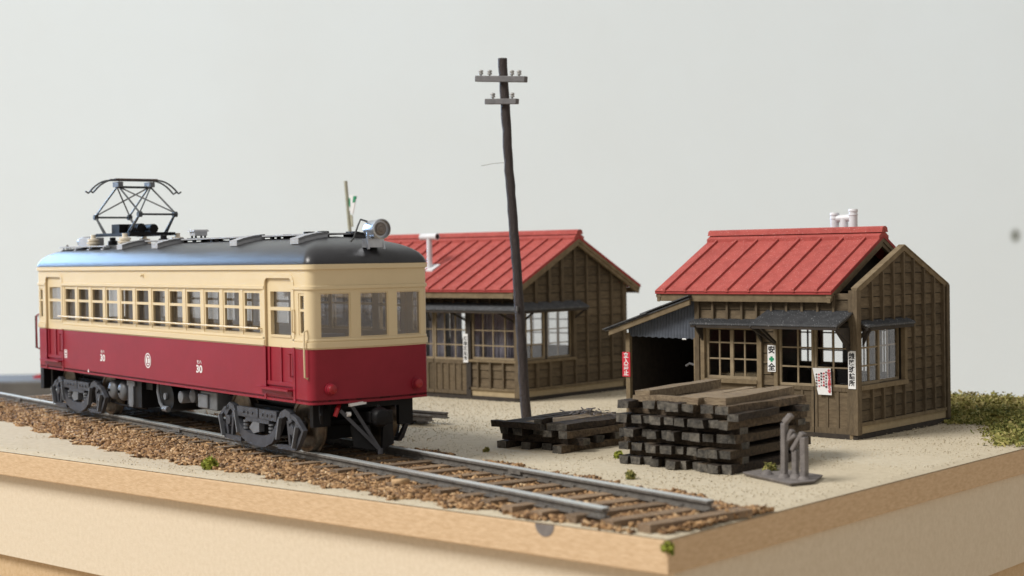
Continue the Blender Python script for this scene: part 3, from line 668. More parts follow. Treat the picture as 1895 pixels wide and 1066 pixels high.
# pantograph
pan = empty('pantograph', (0, 0, 0)); pan.parent = car
PL = 8.86; KL, KR = 9.96, 7.76; WA, WB = .68, 1.39
mb = MB()
for w in (.60, 1.47): mb.beam(C(9.72, w, 3.635), C(8.0, w, 3.635), .06, .06)
for l in (9.62, 8.1, 9.45, 8.25): mb.beam(C(l, .57, 3.64), C(l, 1.5, 3.64), .055, .055)
mb.box(C(9.25, .72, 3.66), C(8.86, 1.05, 3.84)); mb.cyl(C(8.86, .95, 3.75), C(8.35, .95, 3.75), .075, 12); mb.cyl(C(8.6, 1.15, 3.74), C(8.2, 1.15, 3.74), .09, 12)
for k in range(5): mb.cyl(C(8.72 - k * .09, .95, 3.75), C(8.68 - k * .09, .95, 3.75), .095, 12)
mb.build('pantograph_base', black_p, pan)
for l in (9.66, 8.06):
    for w in (.50, 1.57):
        mb = MB(); mb.lathe(C(l, w, rz(w) + .0), (0, 0, 1), [(0, .05), (.02, .125), (.05, .13), (.065, .08), (.08, .13), (.11, .135), (.125, .08), (.14, .115), (.175, .115), (.19, .05), (.26, .05)], 16); mb.build('insulator', porcel, pan)
def knee(l): return l
for lk, lb_ in ((KL, 9.45), (KR, 8.25)):
    mb = MB()
    for w, wb in ((WA, .66), (WB, 1.41)):
        for dl in (-.05, .05): mb.tube([C(lk + dl * .25, w, 4.0), C(lb_ + dl, wb, 3.66)], .018, 6)
    mb.tube([C(lk, WA - .03, 4.0), C(lk, WB + .03, 4.0)], .022, 6)
    for w in (WA, WB): mb.cyl(C(lk, w - .04, 4.0), C(lk, w + .04, 4.0), .055, 10)
    mb.build('lower_arm', panto_m, pan)
mb = MB(); TWA, TWB, TZ = .71, 1.36, 4.56
for lk, s in ((KL, 1), (KR, -1)):
    for w in (WA, WB):
        for wt in (TWA, TWB): mb.tube([C(lk, w, 4.03), C(PL + s * .05, wt, TZ)], .018 if abs(w - wt) < .3 else .015, 6)
for s in (1, -1): mb.tube([C(PL + s * .05, TWA - .02, TZ), C(PL + s * .05, TWB + .02, TZ)], .022, 6)
mb.build('upper_arm', panto_m, pan)
for wt in (TWA, TWB): mb = MB(); mb.box(C(PL + .14, wt - .05, TZ), C(PL - .14, wt + .05, TZ + .10)); mb.build('head_mount', tank_m, pan, smooth=False)
for s in (1, -1):
    l = PL + s * .12; pts = [C(l, .10, 4.475), C(l, .16, 4.44)]
    pts += [C(l, w, 4.695 - .255 * ((.62 - w) / .46) ** 2.2) for w in np.linspace(.18, .62, 8)] + [C(l, w, 4.695 - .255 * ((w - (TW - .62)) / .46) ** 2.2) for w in np.linspace(TW - .62, TW - .18, 8)]
    pts += [C(l, TW - .16, 4.44), C(l, TW - .10, 4.475)]
    mb = MB(); mb.tube(pts, .017, 6); mb.build('horn', panto_m, pan)
    mb = MB(); mb.box(C(l + .035, .6, 4.69), C(l - .035, TW - .6, 4.722)); mb.build('contact_strip', panto_b, pan, smooth=False)

# headlamp
HL = C(-.02, 1.10, 3.535)
mb = MB(); mb.lathe(HL + Vector((-.18, 0, 0)), (1, 0, 0), [(0, .06), (.03, .105), (.10, .135), (.30, .140), (.36, .152), (.41, .152), (.415, .138), (.36, .128)], 28); hl = mb.build('headlamp', silver, car)
mb = MB(); mb.lathe(HL + Vector((.155, 0, 0)), (1, 0, 0), [(0, .13), (.02, .12), (.03, .085), (.045, .08), (.05, .045), (.06, .035), (.065, .0)], 28); mb.build('lens', lens_m, hl)
mb = MB()
for y in (-.12, .12): mb.beam(HL + Vector((.0, y, -.05)), HL + Vector((.05, y * 1.1, -.30)), .03, .05)
mb.box(HL + Vector((-.14, -.13, -.27)), HL + Vector((.05, .13, -.14))); mb.build('lamp_bracket', silver, hl, smooth=False)
mb = MB(); mb.tube([HL + Vector(p) for p in ((-.16, -.02, .12), (-.12, -.16, .15), (-.08, -.235, .05), (-.10, -.29, -.12), (-.15, -.32, -.18))], .014, 6); mb.build('lamp_wire', panto_m, hl)

# ------------------------------------------------------------------ running gear
def bogie(lc):
    b = empty('bogie', (TL / 2 - lc, 0, 0)); b.parent = car
    for sgn in (1, -1):       # near and far side frame
        def Q(x, z, d=0): return Vector((x * sgn, -(TW / 2 - .10 - d) * sgn, z))
        E = Vector((0, .09 * sgn, 0))
        mb = MB()
        mb.band([Q(-1.17, .60), Q(-1.10, .70), Q(-1.0, .765), Q(-.90, .74), Q(-.80, .60), Q(-.70, .46), Q(-.55, .345), Q(-.3, .285), Q(.0, .27), (Q(.2, .285)), Q(.4, .345), Q(.55, .46), Q(.66, .60), Q(.76, .735), Q(.88, .78), Q(1.0, .75), Q(1.05, .64)],
                [.10, .11, .11, .11, .11, .12, .15, .17, .18, .17, .15, .12, .11, .11, .11, .11, .10], E)
        f = mb.build('bogie_frame', bogie_m, b)
        for s in (-1, 1):
            mb = MB(); mb.band([Q(s * 1.03, .74), Q(s * 1.20, .70), Q(s * 1.42, .54), Q(s * 1.30, .38), Q(s * 1.20, .26), Q(s * .62, .245)], .065, E * .8)
            mb.band([Q(s * 1.20, .66, .02), Q(s * 1.12, .30, .02)], .06, E * .6); mb.band([Q(s * .92, .66, .02), Q(s * .98, .30, .02)], .06, E * .6)
            mb.build('pedestal', bogie_m, f)
        mb = MB(); mb.box(Q(-.74, .62, .0) , Q(-.02, .775, .07)); mb.box(Q(.02, .62, .0), Q(.60, .775, .07))
        mb.box(Q(-.45, .56, .0), Q(.35, .63, .06))
        for x in (-.5, -.36, -.2, .15, .3, .45): mb.lathe(Q(x, .70, .0), (0, -sgn, 0), [(0, .022), (.018, .02), (.02, 0)], 8)
        mb.build('bolster', bogie_m, f)
        mb = MB()
        for x in (-.52, -.02 + .36):
            for k in range(4): mb.cyl(Q(x, .37 + k * .055, .06), Q(x, .40 + k * .055, .06), .055, 10)
        mb.prism([Q(-.32, .46), Q(-.2, .56), Q(.02, .58), Q(.02, .42), Q(-.18, .38)], E); tag(mb.build('spring', tank_m, f), kind='stuff')
        for x in (-1.07, 1.07):
            mb = MB(); mb.box(Q(x - .1, .42, .05), Q(x + .1, .66, .2)); mb.cyl(Q(x, .53, .0), Q(x, .53, .1), .075, 14); mb.build('axle_box', bogie_m, f)
        for s in (-1, 1):
            for a_, b_ in ((Q(s * 1.30, .60, -.03), Q(s * 1.18, .27, -.03)), (Q(s * .76, .70, -.02), Q(s * .66, .36, -.02))): mb = MB(); mb.beam(a_, b_, .03, .06, (0, 1, 0)); mb.build('brake_hanger', tank_m, f)
    for x in (-1.07, 1.07):
        mb = MB(); mb.cyl((x, -.72, .595), (x, .72, .595), .06, 10); a = mb.build('axle', black_p, b)
        for s in (-1, 1):
            y = s * .6325; mb = MB()
            mb.lathe((x, y - .065 * s, .595), (0, s, 0), [(0, .455), (.022, .46), (.03, .425), (.13, .41), (.132, .35), (.115, .34), (.10, .12), (.135, .11), (.137, .0)], 36); mb.build('wheel', wheel_m, a)
    mb = MB(); mb.box((-.85, -.66, .62), (.85, .66, .80)); mb.box((-.5, -.5, .80), (.5, .5, .99)); mb.box((-.8, -.5, .3), (-.2, .5, .62)); mb.box((.2, -.5, .3), (.8, .5, .62)); mb.build('transom', black_p, b, smooth=False)
    return b
for lc in (1.90, TL - 1.90): bogie(lc)
# underfloor gear on both sides
eq = empty('underfloor_gear', (0, 0, 0)); eq.parent = car
mb = MB(); mb.box(C(8.6, .55, .72), C(3.3, 1.5, .99)); mb.box(C(TL - .15, .4, .86), C(.15, 1.67, .99)); mb.build('underframe', black_p, eq, smooth=False)
def gear(f):
    for l in (8.02, 7.55):
        mb = MB(); mb.lathe(C(l, f(.12), .705), (0, f(1) - f(0), 0), [(0, .0), (.012, .08), (.03, .14), (.06, .172), (.08, .18), (.42, .18), (.43, .0)], 24); t = mb.build('air_tank', tank_m, eq)
        mb = MB(); mb.cyl(C(l, f(.08), .70), C(l, f(.13), .70), .025, 8); mb.build('tank_valve', black_p, t)
    mb = MB(); mb.box(C(7.22, f(.14), .46), C(6.55, f(.5), .965)); o = mb.build('resistor_grid', black_p, eq, smooth=False)
    mb = MB(); mb.box(C(7.1, f(.115), .50), C(6.88, f(.14), .93)); mb.box(C(7.16, f(.11), .84), C(6.8, f(.14), .93)); mb.box(C(7.06, f(.11), .46), C(6.9, f(.14), .56)); mb.build('grid_cover', tank_m, o, smooth=False)
    mb = MB(); mb.cyl(C(5.45, f(.16), .72), C(5.45, f(.85), .72), .25, 22); mb.cyl(C(5.85, f(.22), .74), C(5.85, f(.8), .74), .2, 18); o = mb.build('compressor', black_p, eq)
    mb = MB(); mb.cyl(C(5.50, f(.12), .74), C(5.50, f(.17), .74), .06, 12); mb.tube([C(5.78, f(.13), .95), C(5.80, f(.13), .8), C(5.72, f(.13), .62), C(5.58, f(.13), .52), C(5.42, f(.13), .49)], .03, 8); mb.cyl(C(5.3, f(.1), .53), C(5.5, f(.1), .53), .05, 10); mb.build('compressor_pipe', tank_m, o)
    mb = MB(); mb.lathe(C(4.86, f(.12), .77), (0, f(1) - f(0), 0), [(0, .03), (.01, .1), (.03, .11), (.3, .11), (.31, .0)], 18); mb.build('brake_cylinder', tank_m, eq); mb = MB(); mb.lathe(C(4.62, f(.2), .80), (0, f(1) - f(0), 0), [(0, .05), (.04, .12), (.3, .12), (.31, .0)], 18); mb.build('brake_cylinder', tank_m, eq)
    mb = MB(); mb.box(C(4.15, f(.12), .64), C(3.78, f(.16), .88)); mb.box(C(4.12, f(.16), .62), C(3.5, f(.6), .93)); bevel(mb.build('switch_box', tank_m, eq, smooth=False), .02)
    mb = MB(); mb.box(C(6.5, f(.2), .80), C(6.2, f(.6), .93)); mb.box(C(4.6, f(.3), .62), C(4.3, f(.7), .93)); mb.box(C(3.4, f(.4), .7), C(3.1, f(.7), .93)); mb.tube([C(8.4, f(.3), .45), C(7.8, f(.28), .42), C(6.6, f(.26), .44)], .02, 6); tag(mb.build('brake_rigging', black_p, eq), kind='stuff')
gear(lambda w: w); gear(lambda w: TW - w)
# couplers, pilots
for sgn in (1, -1):
    def E(x, y, z): return Vector((sgn * (TL / 2 + x), sgn * y, z))
    mb = MB(); mb.box(E(-.35, -.06, .66), E(.12, .06, .80)); mb.lathe(E(.10, .0, .735), (sgn, 0, 0), [(0, .10), (.03, .15), (.14, .15), (.2, .12), (.22, .04)], 14)
    mb.box(E(.08, .02, .64), E(.30, .17, .84)); mb.box(E(.08, -.17, .66), E(.2, -.06, .82)); mb.cyl(E(.16, .0, .84), E(.16, .0, .92), .03, 8); bevel(mb.build('coupler', black_p, car), .02)
    mb = MB()                                  # V shaped pilot with sloping edges
    for s in (-1, 1):
        a, b, c_, d = E(-.02, s * .36, .62), E(.10, s * .12, .62), E(.16, s * .06, .24), E(.04, s * .34, .30)
        nrm = Vector((-.05 * sgn, 0, 0)); mb.hexa([a, b, c_, d, a + nrm, b + nrm, c_ + nrm, d + nrm])
    mb.build('pilot', black_p, car, smooth=False)
    mb = MB(); mb.beam(E(.0, -.56, .86), E(.20, .0, .24), .04, .05); mb.beam(E(.02, -.38, .93), E(.20, .0, .24), .045, .05); mb.cyl(E(.20, .0, .27), E(.20, .0, .19), .04, 8); mb.build('pilot_bar', bogie_m, car)
    mb = MB(); mb.tube([E(-.10, -.52, .93), E(.02, -.62, .88), E(.02, -.66, .78)], .035, 8); mb.build('brake_hose', redlamp, car)
    mb = MB(); mb.beam(E(.06, -.44, .935), E(.06, -.16, .96), .05, .045); mb.cyl(E(.05, -.48, .80), E(.05, -.42, .80), .035, 8); mb.build('hose_cock', white_p, car)
    for a_, b_ in ((E(-.40, -.85, .60), E(-.30, -.55, .97)), (E(-.3, .60, .55), E(-.22, .85, .97))): mb = MB(); mb.box(a_, b_); mb.build('end_bracket', black_p, car, smooth=False)
    mb = MB(); mb.tube([E(-.15, -.80, .95), E(-.08, -.84, .80), E(-.12, -.80, .68)], .03, 8); mb.build('air_hose', black_p, car)
mb = MB(); mb.box(C(TL + .16, .1, .52), C(TL - .02, .3, .965)); mb.build('rear_buffer', black_p, car, smooth=False)
# inside: seats and driver's equipment
mb = MB()
for w in (.12, TW - .52): mb.box(C(9.8, w, 1.05), C(1.75, w + .40, 1.42)); 
mb.box(C(9.9, .1, 1.03), C(9.86, .75, 2.9)); mb.box(C(9.9, 1.35, 1.03), C(9.86, TW - .1, 2.9)); mb.box(C(.62, .25, 1.03), C(.3, .75, 1.98))
mb.build('interior', M('interior_grey', (.42, .39, .37), (.34, .32, .31), scale=3, rough=.6), car, smooth=False)
mb = MB(); mb.prism([C(.06, y, 3.0) for y in (.06, TW - .06)] + [C(TL - .06, y, 3.0) for y in (TW - .06, .06)], (0, 0, .02)); mb.build('ceiling', M('ceiling_cream', (.5, .48, .42), rough=.7), car, smooth=False)
# ================================================================== THE TWO WORKMEN'S HUTS
def siding(root, org, mp, u0, u1, zrows, holes, batt_u, clip=None, bz=None, wedge=.024):
    """clapboards and battens on a wall. mp(u, d, z) -> world, d outward. holes: (u0, u1, z0, z1). clip(z) -> (ua, ub)"""
    zs = sorted(set(zrows))
    for z0, z1 in zip(zs[:-1], zs[1:]):
        zm = (z0 + z1) / 2
        segs = [(u0, u1)]
        for h in holes:
            if h[2] < zm < h[3]:
                segs = [t for s in segs for t in ((s[0], min(s[1], h[0])), (max(s[0], h[1]), s[1])) if t[1] - t[0] > .04]
        for a, b in segs:
            lo, hi = (a, b), (a, b)
            if clip:
                c0, c1 = clip(z0), clip(z1 - .001)
                lo = (max(a, c0[0]), min(b, c0[1])); hi = (max(a, c1[0]), min(b, c1[1]))
                if lo[1] - lo[0] < .05: continue
                if hi[1] < hi[0]: hi = ((hi[0] + hi[1]) / 2,) * 2
            w = wedge + random.uniform(-.004, .004); g = .016; j = random.uniform(-.003, .003)
            mb = MB(); mb.hexa([mp(lo[0], .001, z0 + g + j), mp(lo[1], .001, z0 + g - j), mp(lo[1], w, z0 + g - j), mp(lo[0], w, z0 + g + j),
                                mp(hi[0], .001, z1), mp(hi[1], .001, z1), mp(hi[1], .008, z1), mp(hi[0], .008, z1)])
            mb.build('plank', plank_m, root, org, smooth=False)
    zb, zt = bz or (zs[0], zs[-1])
    for u in batt_u:
        top = zt
        if clip:
            lo_, hi_ = zb, zt
            for _ in range(24):
                m = (lo_ + hi_) / 2; c = clip(m)
                if c[0] + .03 < u < c[1] - .03: lo_ = m
                else: hi_ = m
            top = lo_
        segs = [(zb, top)]
        for h in holes:
            if h[0] - .02 < u < h[1] + .02: segs = [t for s in segs for t in ((s[0], min(s[1], h[2])), (max(s[0], h[3]), s[1])) if t[1] - t[0] > .03]
        for a, b in segs:
            if b <= a: continue
            mb = MB(); mb.box((u - .021, .004, a), (u + .021, .072 + random.uniform(-.004, .004), b), mp=mp); mb.build('batten', batten_m, root, org, smooth=False)
def win(root, org, mp, u0, u1, z0, z1, mull, bars, fw=.045, d0=-.035, d1=.01, name='window', thick=(), gl=None):
    mb = MB()
    def bx(a, b, c, d, e0=d0, e1=d1): mb.box((a, e0, c), (b, e1, d), mp=mp)
    bx(u0, u0 + fw, z0, z1); bx(u1 - fw, u1, z0, z1); bx(u0 + fw, u1 - fw, z0, z0 + fw); bx(u0 + fw, u1 - fw, z1 - fw * .8, z1)
    us = [u0 + fw] + list(mull) + [u1 - fw]; zz = [z0 + fw] + list(bars) + [z1 - fw]
    mw = [0.0] + [(.034 if k in thick else .014) for k in range(len(mull))] + [0.0]
    for k, m in enumerate(mull): bx(m - mw[k + 1], m + mw[k + 1], z0 + fw, z1 - fw, d0 + .008, d1 - (0 if k in thick else .012))
    for b in bars:
        for i in range(len(us) - 1): bx(us[i] + mw[i], us[i + 1] - mw[i + 1], b - .013, b + .013, d0 + .010, d1 - .014)
    o = mb.build(name, sash_m, root, org, smooth=False)
    for i in range(len(us) - 1):
        for j in range(len(zz) - 1):
            g = MB(); dd = random.uniform(-.002, .002)
            g.box((us[i] + mw[i] * .5, -.020 + dd, zz[j]), (us[i + 1] - mw[i + 1] * .5, -.016 + dd, zz[j + 1]), mp=mp); g.build('pane', gl or glass, o, org, smooth=False)
    return o
def trim(root, org, mp, name, m, *boxes):
    for u0, u1, z0, z1, d0, d1 in boxes:
        mb = MB(); mb.box((u0, d0, z0), (u1, d1, z1), mp=mp); o = mb.build(name, m, root, org, smooth=False)
    return o
def core(root, org, name, mp, u0, u1, z0, z1, holes, clip=None, t=.07, m=None):
    us = sorted({u0, u1} | {v for h in holes for v in h[:2]}); zz = sorted({z0, z1} | {v for h in holes for v in h[2:]})
    mb = MB()
    for a, b in zip(us[:-1], us[1:]):
        for c, d in zip(zz[:-1], zz[1:]):
            if any(h[0] < (a + b) / 2 < h[1] and h[2] < (c + d) / 2 < h[3] for h in holes): continue
            mb.box((a, -t, c), (b, 0, d), mp=mp)
    if clip:   # gable triangle above z1
        uu = clip(z1); n = 12; zt = z1
        while clip(zt)[1] > clip(zt)[0] and zt < 9: zt += .01
        mb.prism([mp(max(u0, uu[0]), -t, z1), mp(min(u1, uu[1]), -t, z1), mp((uu[0] + uu[1]) / 2, -t, zt)], Vector(mp(0, 0, 0)) - Vector(mp(0, -t, 0)))
    return mb.build(name, m or wall_b, root, org, smooth=False)
def awning(root, org, mp, u0, u1, zw, ze, out, corr=True, br=(), mit=(0, 0), fascia=True, brk=.28):
    """mit: extra length of the outer edge at either end (mitred corners)"""
    mb = MB(); n = max(2, int((u1 - u0 + .6) / (.013 if corr else .3))); V = []
    for k in range(n + 1):
        f = k / n; a = (.009 * math.cos(k * PI * .5) if corr else 0)
        uw = u0 + (u1 - u0) * f; ue = (u0 - mit[0]) + (u1 + mit[1] - u0 + mit[0]) * f
        for (u, d, z) in ((uw, .0, zw), (ue, out, ze)):
            V += [mp(u, d, z + a), mp(u, d, z - .03 + (a if corr else 0))]
    F = []
    for k in range(n):
        i = 4 * k; j = i + 4
        F += [(i, j, j + 2, i + 2), (i + 1, i + 3, j + 3, j + 1), (i + 2, j + 2, j + 3, i + 3), (i, i + 1, j + 1, j)]
    F += [(0, 2, 3, 1), (4 * n, 4 * n + 1, 4 * n + 3, 4 * n + 2)]
    mb.add(V, F); o = mb.build('awning', awn_m, root, org)
    if fascia:
        trim(o, org, mp, 'fascia', dark_t, (u0 - mit[0] + .02, u1 + mit[1] - .02, ze - .085, ze - .034, out - .05, out - .012))
        mb = MB(); 
        for u in np.linspace(u0 + .05, u1 - .05, max(2, int((u1 - u0) / .5))):
            mb.hexa([mp(u - .02, 0, zw - .075), mp(u + .02, 0, zw - .075), mp(u + .02, out - .05, ze - .07), mp(u - .02, out - .05, ze - .07), mp(u - .02, 0, zw - .034), mp(u + .02, 0, zw - .034), mp(u + .02, out - .05, ze - .034), mp(u - .02, out - .05, ze - .034)])
        tag(mb.build('rafter', dark_t, o, org, smooth=False), kind='stuff')
    for u, du in br:
        mb = MB(); P = [mp(u, .03, ze - brk), mp(u + du, out - .04, ze - .05)]; mb.beam(P[0], P[1], .035, .045, (0, 0, 1)); mb.build('bracket', dark_t, o, org, smooth=False)
    return o
def gable_roof(root, org, x0, x1, yr, zr, half, drop, seam_x, thick=.05):
    sl = drop / half; nrm = Vector((0, -sl, 1)).normalized()
    def top(y): return zr - abs(y - yr) * sl
    mb = MB()
    for s in (-1, 1):
        ye = yr + s * half
        mb.hexa([(x0, yr, zr - thick), (x1, yr, zr - thick), (x1, ye, top(ye) - thick), (x0, ye, top(ye) - thick), (x0, yr, zr), (x1, yr, zr), (x1, ye, top(ye)), (x0, ye, top(ye))])
    r = mb.build('roof', red_dk, root, org, smooth=False)
    xs = [x0] + sorted(seam_x) + [x1]
    for s in (-1, 1):
        for a, b in zip(xs[:-1], xs[1:]):
            mb = MB(); y0, y1 = yr + s * .08, yr + s * (half + .012); d = random.uniform(.006, .012)
            mb.hexa([(a + .004, y0, top(y0) + .001), (b - .004, y0, top(y0) + .001), (b - .004, y1, top(y1) + .001), (a + .004, y1, top(y1) + .001)] +
                    [(a + .004, y0, top(y0) + d), (b - .004, y0, top(y0) + d), (b - .004, y1, top(y1) + d), (a + .004, y1, top(y1) + d)]); mb.build('roof_panel', red_roof, r, org, smooth=False)
        for x in seam_x:
            mb = MB(); y0, y1 = yr + s * .14, yr + s * (half + .02)
            mb.hexa([(x - .024, y0, top(y0)), (x + .024, y0, top(y0)), (x + .024, y1, top(y1)), (x - .024, y1, top(y1)), (x - .02, y0, top(y0) + .055), (x + .02, y0, top(y0) + .055), (x + .02, y1, top(y1) + .055), (x - .02, y1, top(y1) + .055)])
            mb.build('roof_seam', red_roof, r, org, smooth=False)
    mb = MB()
    for s in (-1, 1):
        ye = yr + s * .17
        mb.hexa([(x0, yr, zr), (x1, yr, zr), (x1, ye, top(ye) + .01), (x0, ye, top(ye) + .01), (x0, yr, zr + .075), (x1, yr, zr + .075), (x1, ye, top(ye) + .07), (x0, ye, top(ye) + .07)])
    mb.build('ridge_board', red_roof, r, org, smooth=False)
    mb = MB(); pr = [(-.11, .045), (-.085, .125), (-.03, .15), (.03, .15), (.085, .125), (.11, .045)]
    mb.prism([(x0 - .02, yr + a, zr + b) for a, b in pr], (x1 - x0 + .04, 0, 0)); mb.build('ridge_cap', red_roof, r, org, smooth=False)
    # timber under the eaves and along the gables
    for s in (-1, 1):
        ye = yr + s * half; mb = MB(); z = top(ye) - thick
        mb.box((x0 + .1, ye - s * .06 - .03, z - .13), (x1 - .06, ye - s * .06 + .03, z - .002)); mb.build('fascia', trim_m, root, org, smooth=False)
        for xe in (x0 + .06, x1 - .06):
            mb = MB(); y1 = ye - s * .02
            for w0, w1, dx in ((.002, .075, .05), (.07, .15, .03)):
                mb.hexa([(xe - dx, yr, zr - thick - w1), (xe + dx, yr, zr - thick - w1), (xe + dx, y1, top(y1) - thick - w1), (xe - dx, y1, top(y1) - thick - w1), (xe - dx, yr, zr - thick - w0), (xe + dx, yr, zr - thick - w0), (xe + dx, y1, top(y1) - thick - w0), (xe - dx, y1, top(y1) - thick - w0)])
            mb.build('bargeboard', trim_m, root, org, smooth=False)
    return r, top
def plate(name, label, cat, org, mp, u0, u1, z0, z1, m, d=.07, th=.012):
    mb = MB(); mb.box((u0, d, z0), (u1, d + th, z1), mp=mp); o = empty(name, org); p = mb.build('plate', m, o, org, smooth=False)
    tag(o, label, cat); return o

# ------------------------------------------------------------------ left hut (A)
AX, AY, AW, AL = -11.634, 11.012, 3.746, 6.9
orgA = Vector((AX - AL / 2, AY + AW / 2, 0)); hutA = tag(empty('workmens_hut', orgA), 'long brown timber hut with red roof and T shaped flue behind the leaning pole', 'hut')
fA = lambda u, d, z: (u, AY - d, z); gA = lambda u, d, z: (AX + d, u, z); bA = lambda u, d, z: (u, AY + AW + d, z); lA = lambda u, d, z: (AX - AL - d, u, z)
ZE_A = 2.40; yrA = AY + AW / 2; slA = 1.126 / 2.251
clipA = lambda z: (yrA - (3.42 - z) / slA, yrA + (3.42 - z) / slA)
hf_ = [(-18.4, -13.10, .84, 1.90), (-12.97, -11.70, .87, 1.90)]; hg = [(AY + .20, AY + 1.82, .86, 1.90)]
# front wall: sliding doors run out of sight behind the railcar
core(hutA, orgA, 'wall', fA, AX - AL, AX - .001, 0, ZE_A, hf_)
core(hutA, orgA, 'wall', gA, AY + .071, AY + AW - .071, 0, ZE_A, hg, clipA)
core(hutA, orgA, 'wall', bA, AX - AL, AX - .001, 0, ZE_A, [(-14.75, -14.02, .92, 1.92), (-13.94, -13.22, .92, 1.92), (-17.2, -15.9, 1.0, 1.9)])
core(hutA, orgA, 'wall', lA, AY + .071, AY + AW - .071, 0, ZE_A, [], clipA)
mb = MB(); mb.box((AX - AL + .08, AY + .08, .02), (AX - .08, AY + AW - .08, .06)); mb.build('floor', dark_t, hutA, orgA, smooth=False)
for a, b in ((-14.75, -14.02), (-13.94, -13.22), (-17.2, -15.9)): win(hutA, orgA, bA, a, b, .92 if a > -17 else 1.0, 1.92 if a > -17 else 1.9, [(a + b) / 2], [1.25, 1.58])
rows = [.255, .45, .63, .81, .97, 1.13, 1.328, 1.511, 1.694, 1.906, 2.09, 2.28, 2.40]
siding(hutA, orgA, fA, -13.02, AX - .05, rows[:4], [], [-12.76, -12.395, -12.03], bz=(.255, .81))
siding(hutA, orgA, fA, AX - AL + .05, AX - .05, [2.02, 2.12, 2.24, 2.40], [], [-11.66 - .36 * k for k in range(1, 19)], bz=(2.02, 2.40))
trim(hutA, orgA, fA, 'sill', trim_m, (-13.02, AX - .03, .815, .868, 0, .075)); trim(hutA, orgA, fA, 'rail', trim_m, (-13.02, AX - .04, .205, .262, 0, .06))
trim(hutA, orgA, fA, 'lintel', dark_t, (AX - AL, AX - .04, 1.905, 2.02, .0, .05))
trim(hutA, orgA, fA, 'foundation', pale_t, (-13.08, AX - .04, .075, .20, 0, .03)); trim(hutA, orgA, fA, 'sill_beam', dark_t, (AX - AL, AX + .02, -.01, .07, 0, .055))
trim(hutA, orgA, fA, 'post', dark_t, (-13.10, -12.97, .0, 2.0, 0, .06)); trim(hutA, orgA, fA, 'corner_post', batten_m, (AX - .07, AX + .0, .07, 2.40, .001, .07))
dr = win(hutA, orgA, fA, -14.10, -13.12, .84, 1.90, [-13.80, -13.476], [1.17, 1.50], name='sliding_door')
d2 = win(hutA, orgA, fA, -15.10, -14.12, .84, 1.90, [-14.78, -14.45], [1.17, 1.50], name='sliding_door'); win(hutA, orgA, fA, -18.3, -15.2, .84, 1.9, [-17.5, -16.7, -15.95], [1.17, 1.5])
for d_, c in ((dr, -13.61), (d2, -14.61)):
    trim(d_, orgA, fA, 'door_rail', batten_m, (c - .49, c + .49, .755, .839, -.03, .03), (c - .49, c + .49, .09, .17, -.03, .03))
    for k in range(6): trim(d_, orgA, fA, 'slat', batten_m, (c - .49 + k * .19, c - .49 + k * .19 + .06, .17, .755, -.01, .03))
    trim(d_, orgA, fA, 'door_panel', plank_m, (c - .49, c + .49, .10, .80, -.03, .008))
trim(hutA, orgA, fA, 'door_rail', dark_t, (AX - AL, -15.12, .1, .84, .001, .02))
win(hutA, orgA, fA, -12.965, -11.705, .872, 1.898, [-12.654, -12.361, -12.018], [1.17, 1.50], thick=())
# gable wall
siding(hutA, orgA, gA, AY + .07, AY + AW - .07, [.262] + [.262 + .183 * k for k in range(1, 18)], hg, [AY + .12 + .445 * k for k in (1, 2, 3)] + [12.885, 13.318, 13.76, 14.22, 14.65] + [11.53, 11.98, 12.42], clipA, bz=(.262, 3.5))
trim(hutA, orgA, gA, 'sill', trim_m, (AY + .05, AY + 1.88, .795, .858, 0, .08)); trim(hutA, orgA, gA, 'rail', trim_m, (AY + .05, AY + AW - .05, .205, .262, 0, .06))
trim(hutA, orgA, gA, 'foundation', pale_t, (AY + .05, AY + AW - .03, .075, .20, 0, .03)); trim(hutA, orgA, gA, 'sill_beam', dark_t, (AY - .05, AY + AW + .05, -.01, .07, 0, .055))
trim(hutA, orgA, gA, 'corner_post', batten_m, (AY - .072, AY + .07, .07, 2.40, .001, .072)); trim(hutA, orgA, gA, 'corner_post', batten_m, (AY + AW - .09, AY + AW + .01, .07, 2.42, .001, .072))
trim(hutA, orgA, gA, 'jamb', batten_m, (AY + 1.80, AY + 1.87, .86, 2.0, 0, .07)); trim(hutA, orgA, gA, 'lintel', dark_t, (AY + .07, AY + 1.8, 1.905, 1.98, .0, .05))
win(hutA, orgA, gA, AY + .22, AY + .86, .862, 1.898, [AY + .44], [1.19, 1.50]); win(hutA, orgA, gA, AY + .94, AY + 1.80, .862, 1.898, [AY + 1.36], [1.19, 1.50], d0=-.06, d1=-.012)
trim(hutA, orgA, gA, 'meeting_post', dark_t, (AY + .86, AY + .94, .86, 1.9, -.05, .01))
awning(hutA, orgA, fA, AX - AL, AX, 2.115, 1.975, .36, False, [(-13.08, -.28), (-12.98, .28), (-11.72, -.25), (-14.2, .2)], (0, .36))
awning(hutA, orgA, gA, AY, AY + 2.08, 2.115, 1.975, .30, False, [(AY + 1.84, .20), (AY + .1, .15)], (.30, 0))
seamA = [-11.80 - .42 * k for k in range(16)]
rA, topA = gable_roof(hutA, orgA, AX - AL - .25, AX + .20, yrA, 3.52, 2.26, 1.13, seamA)
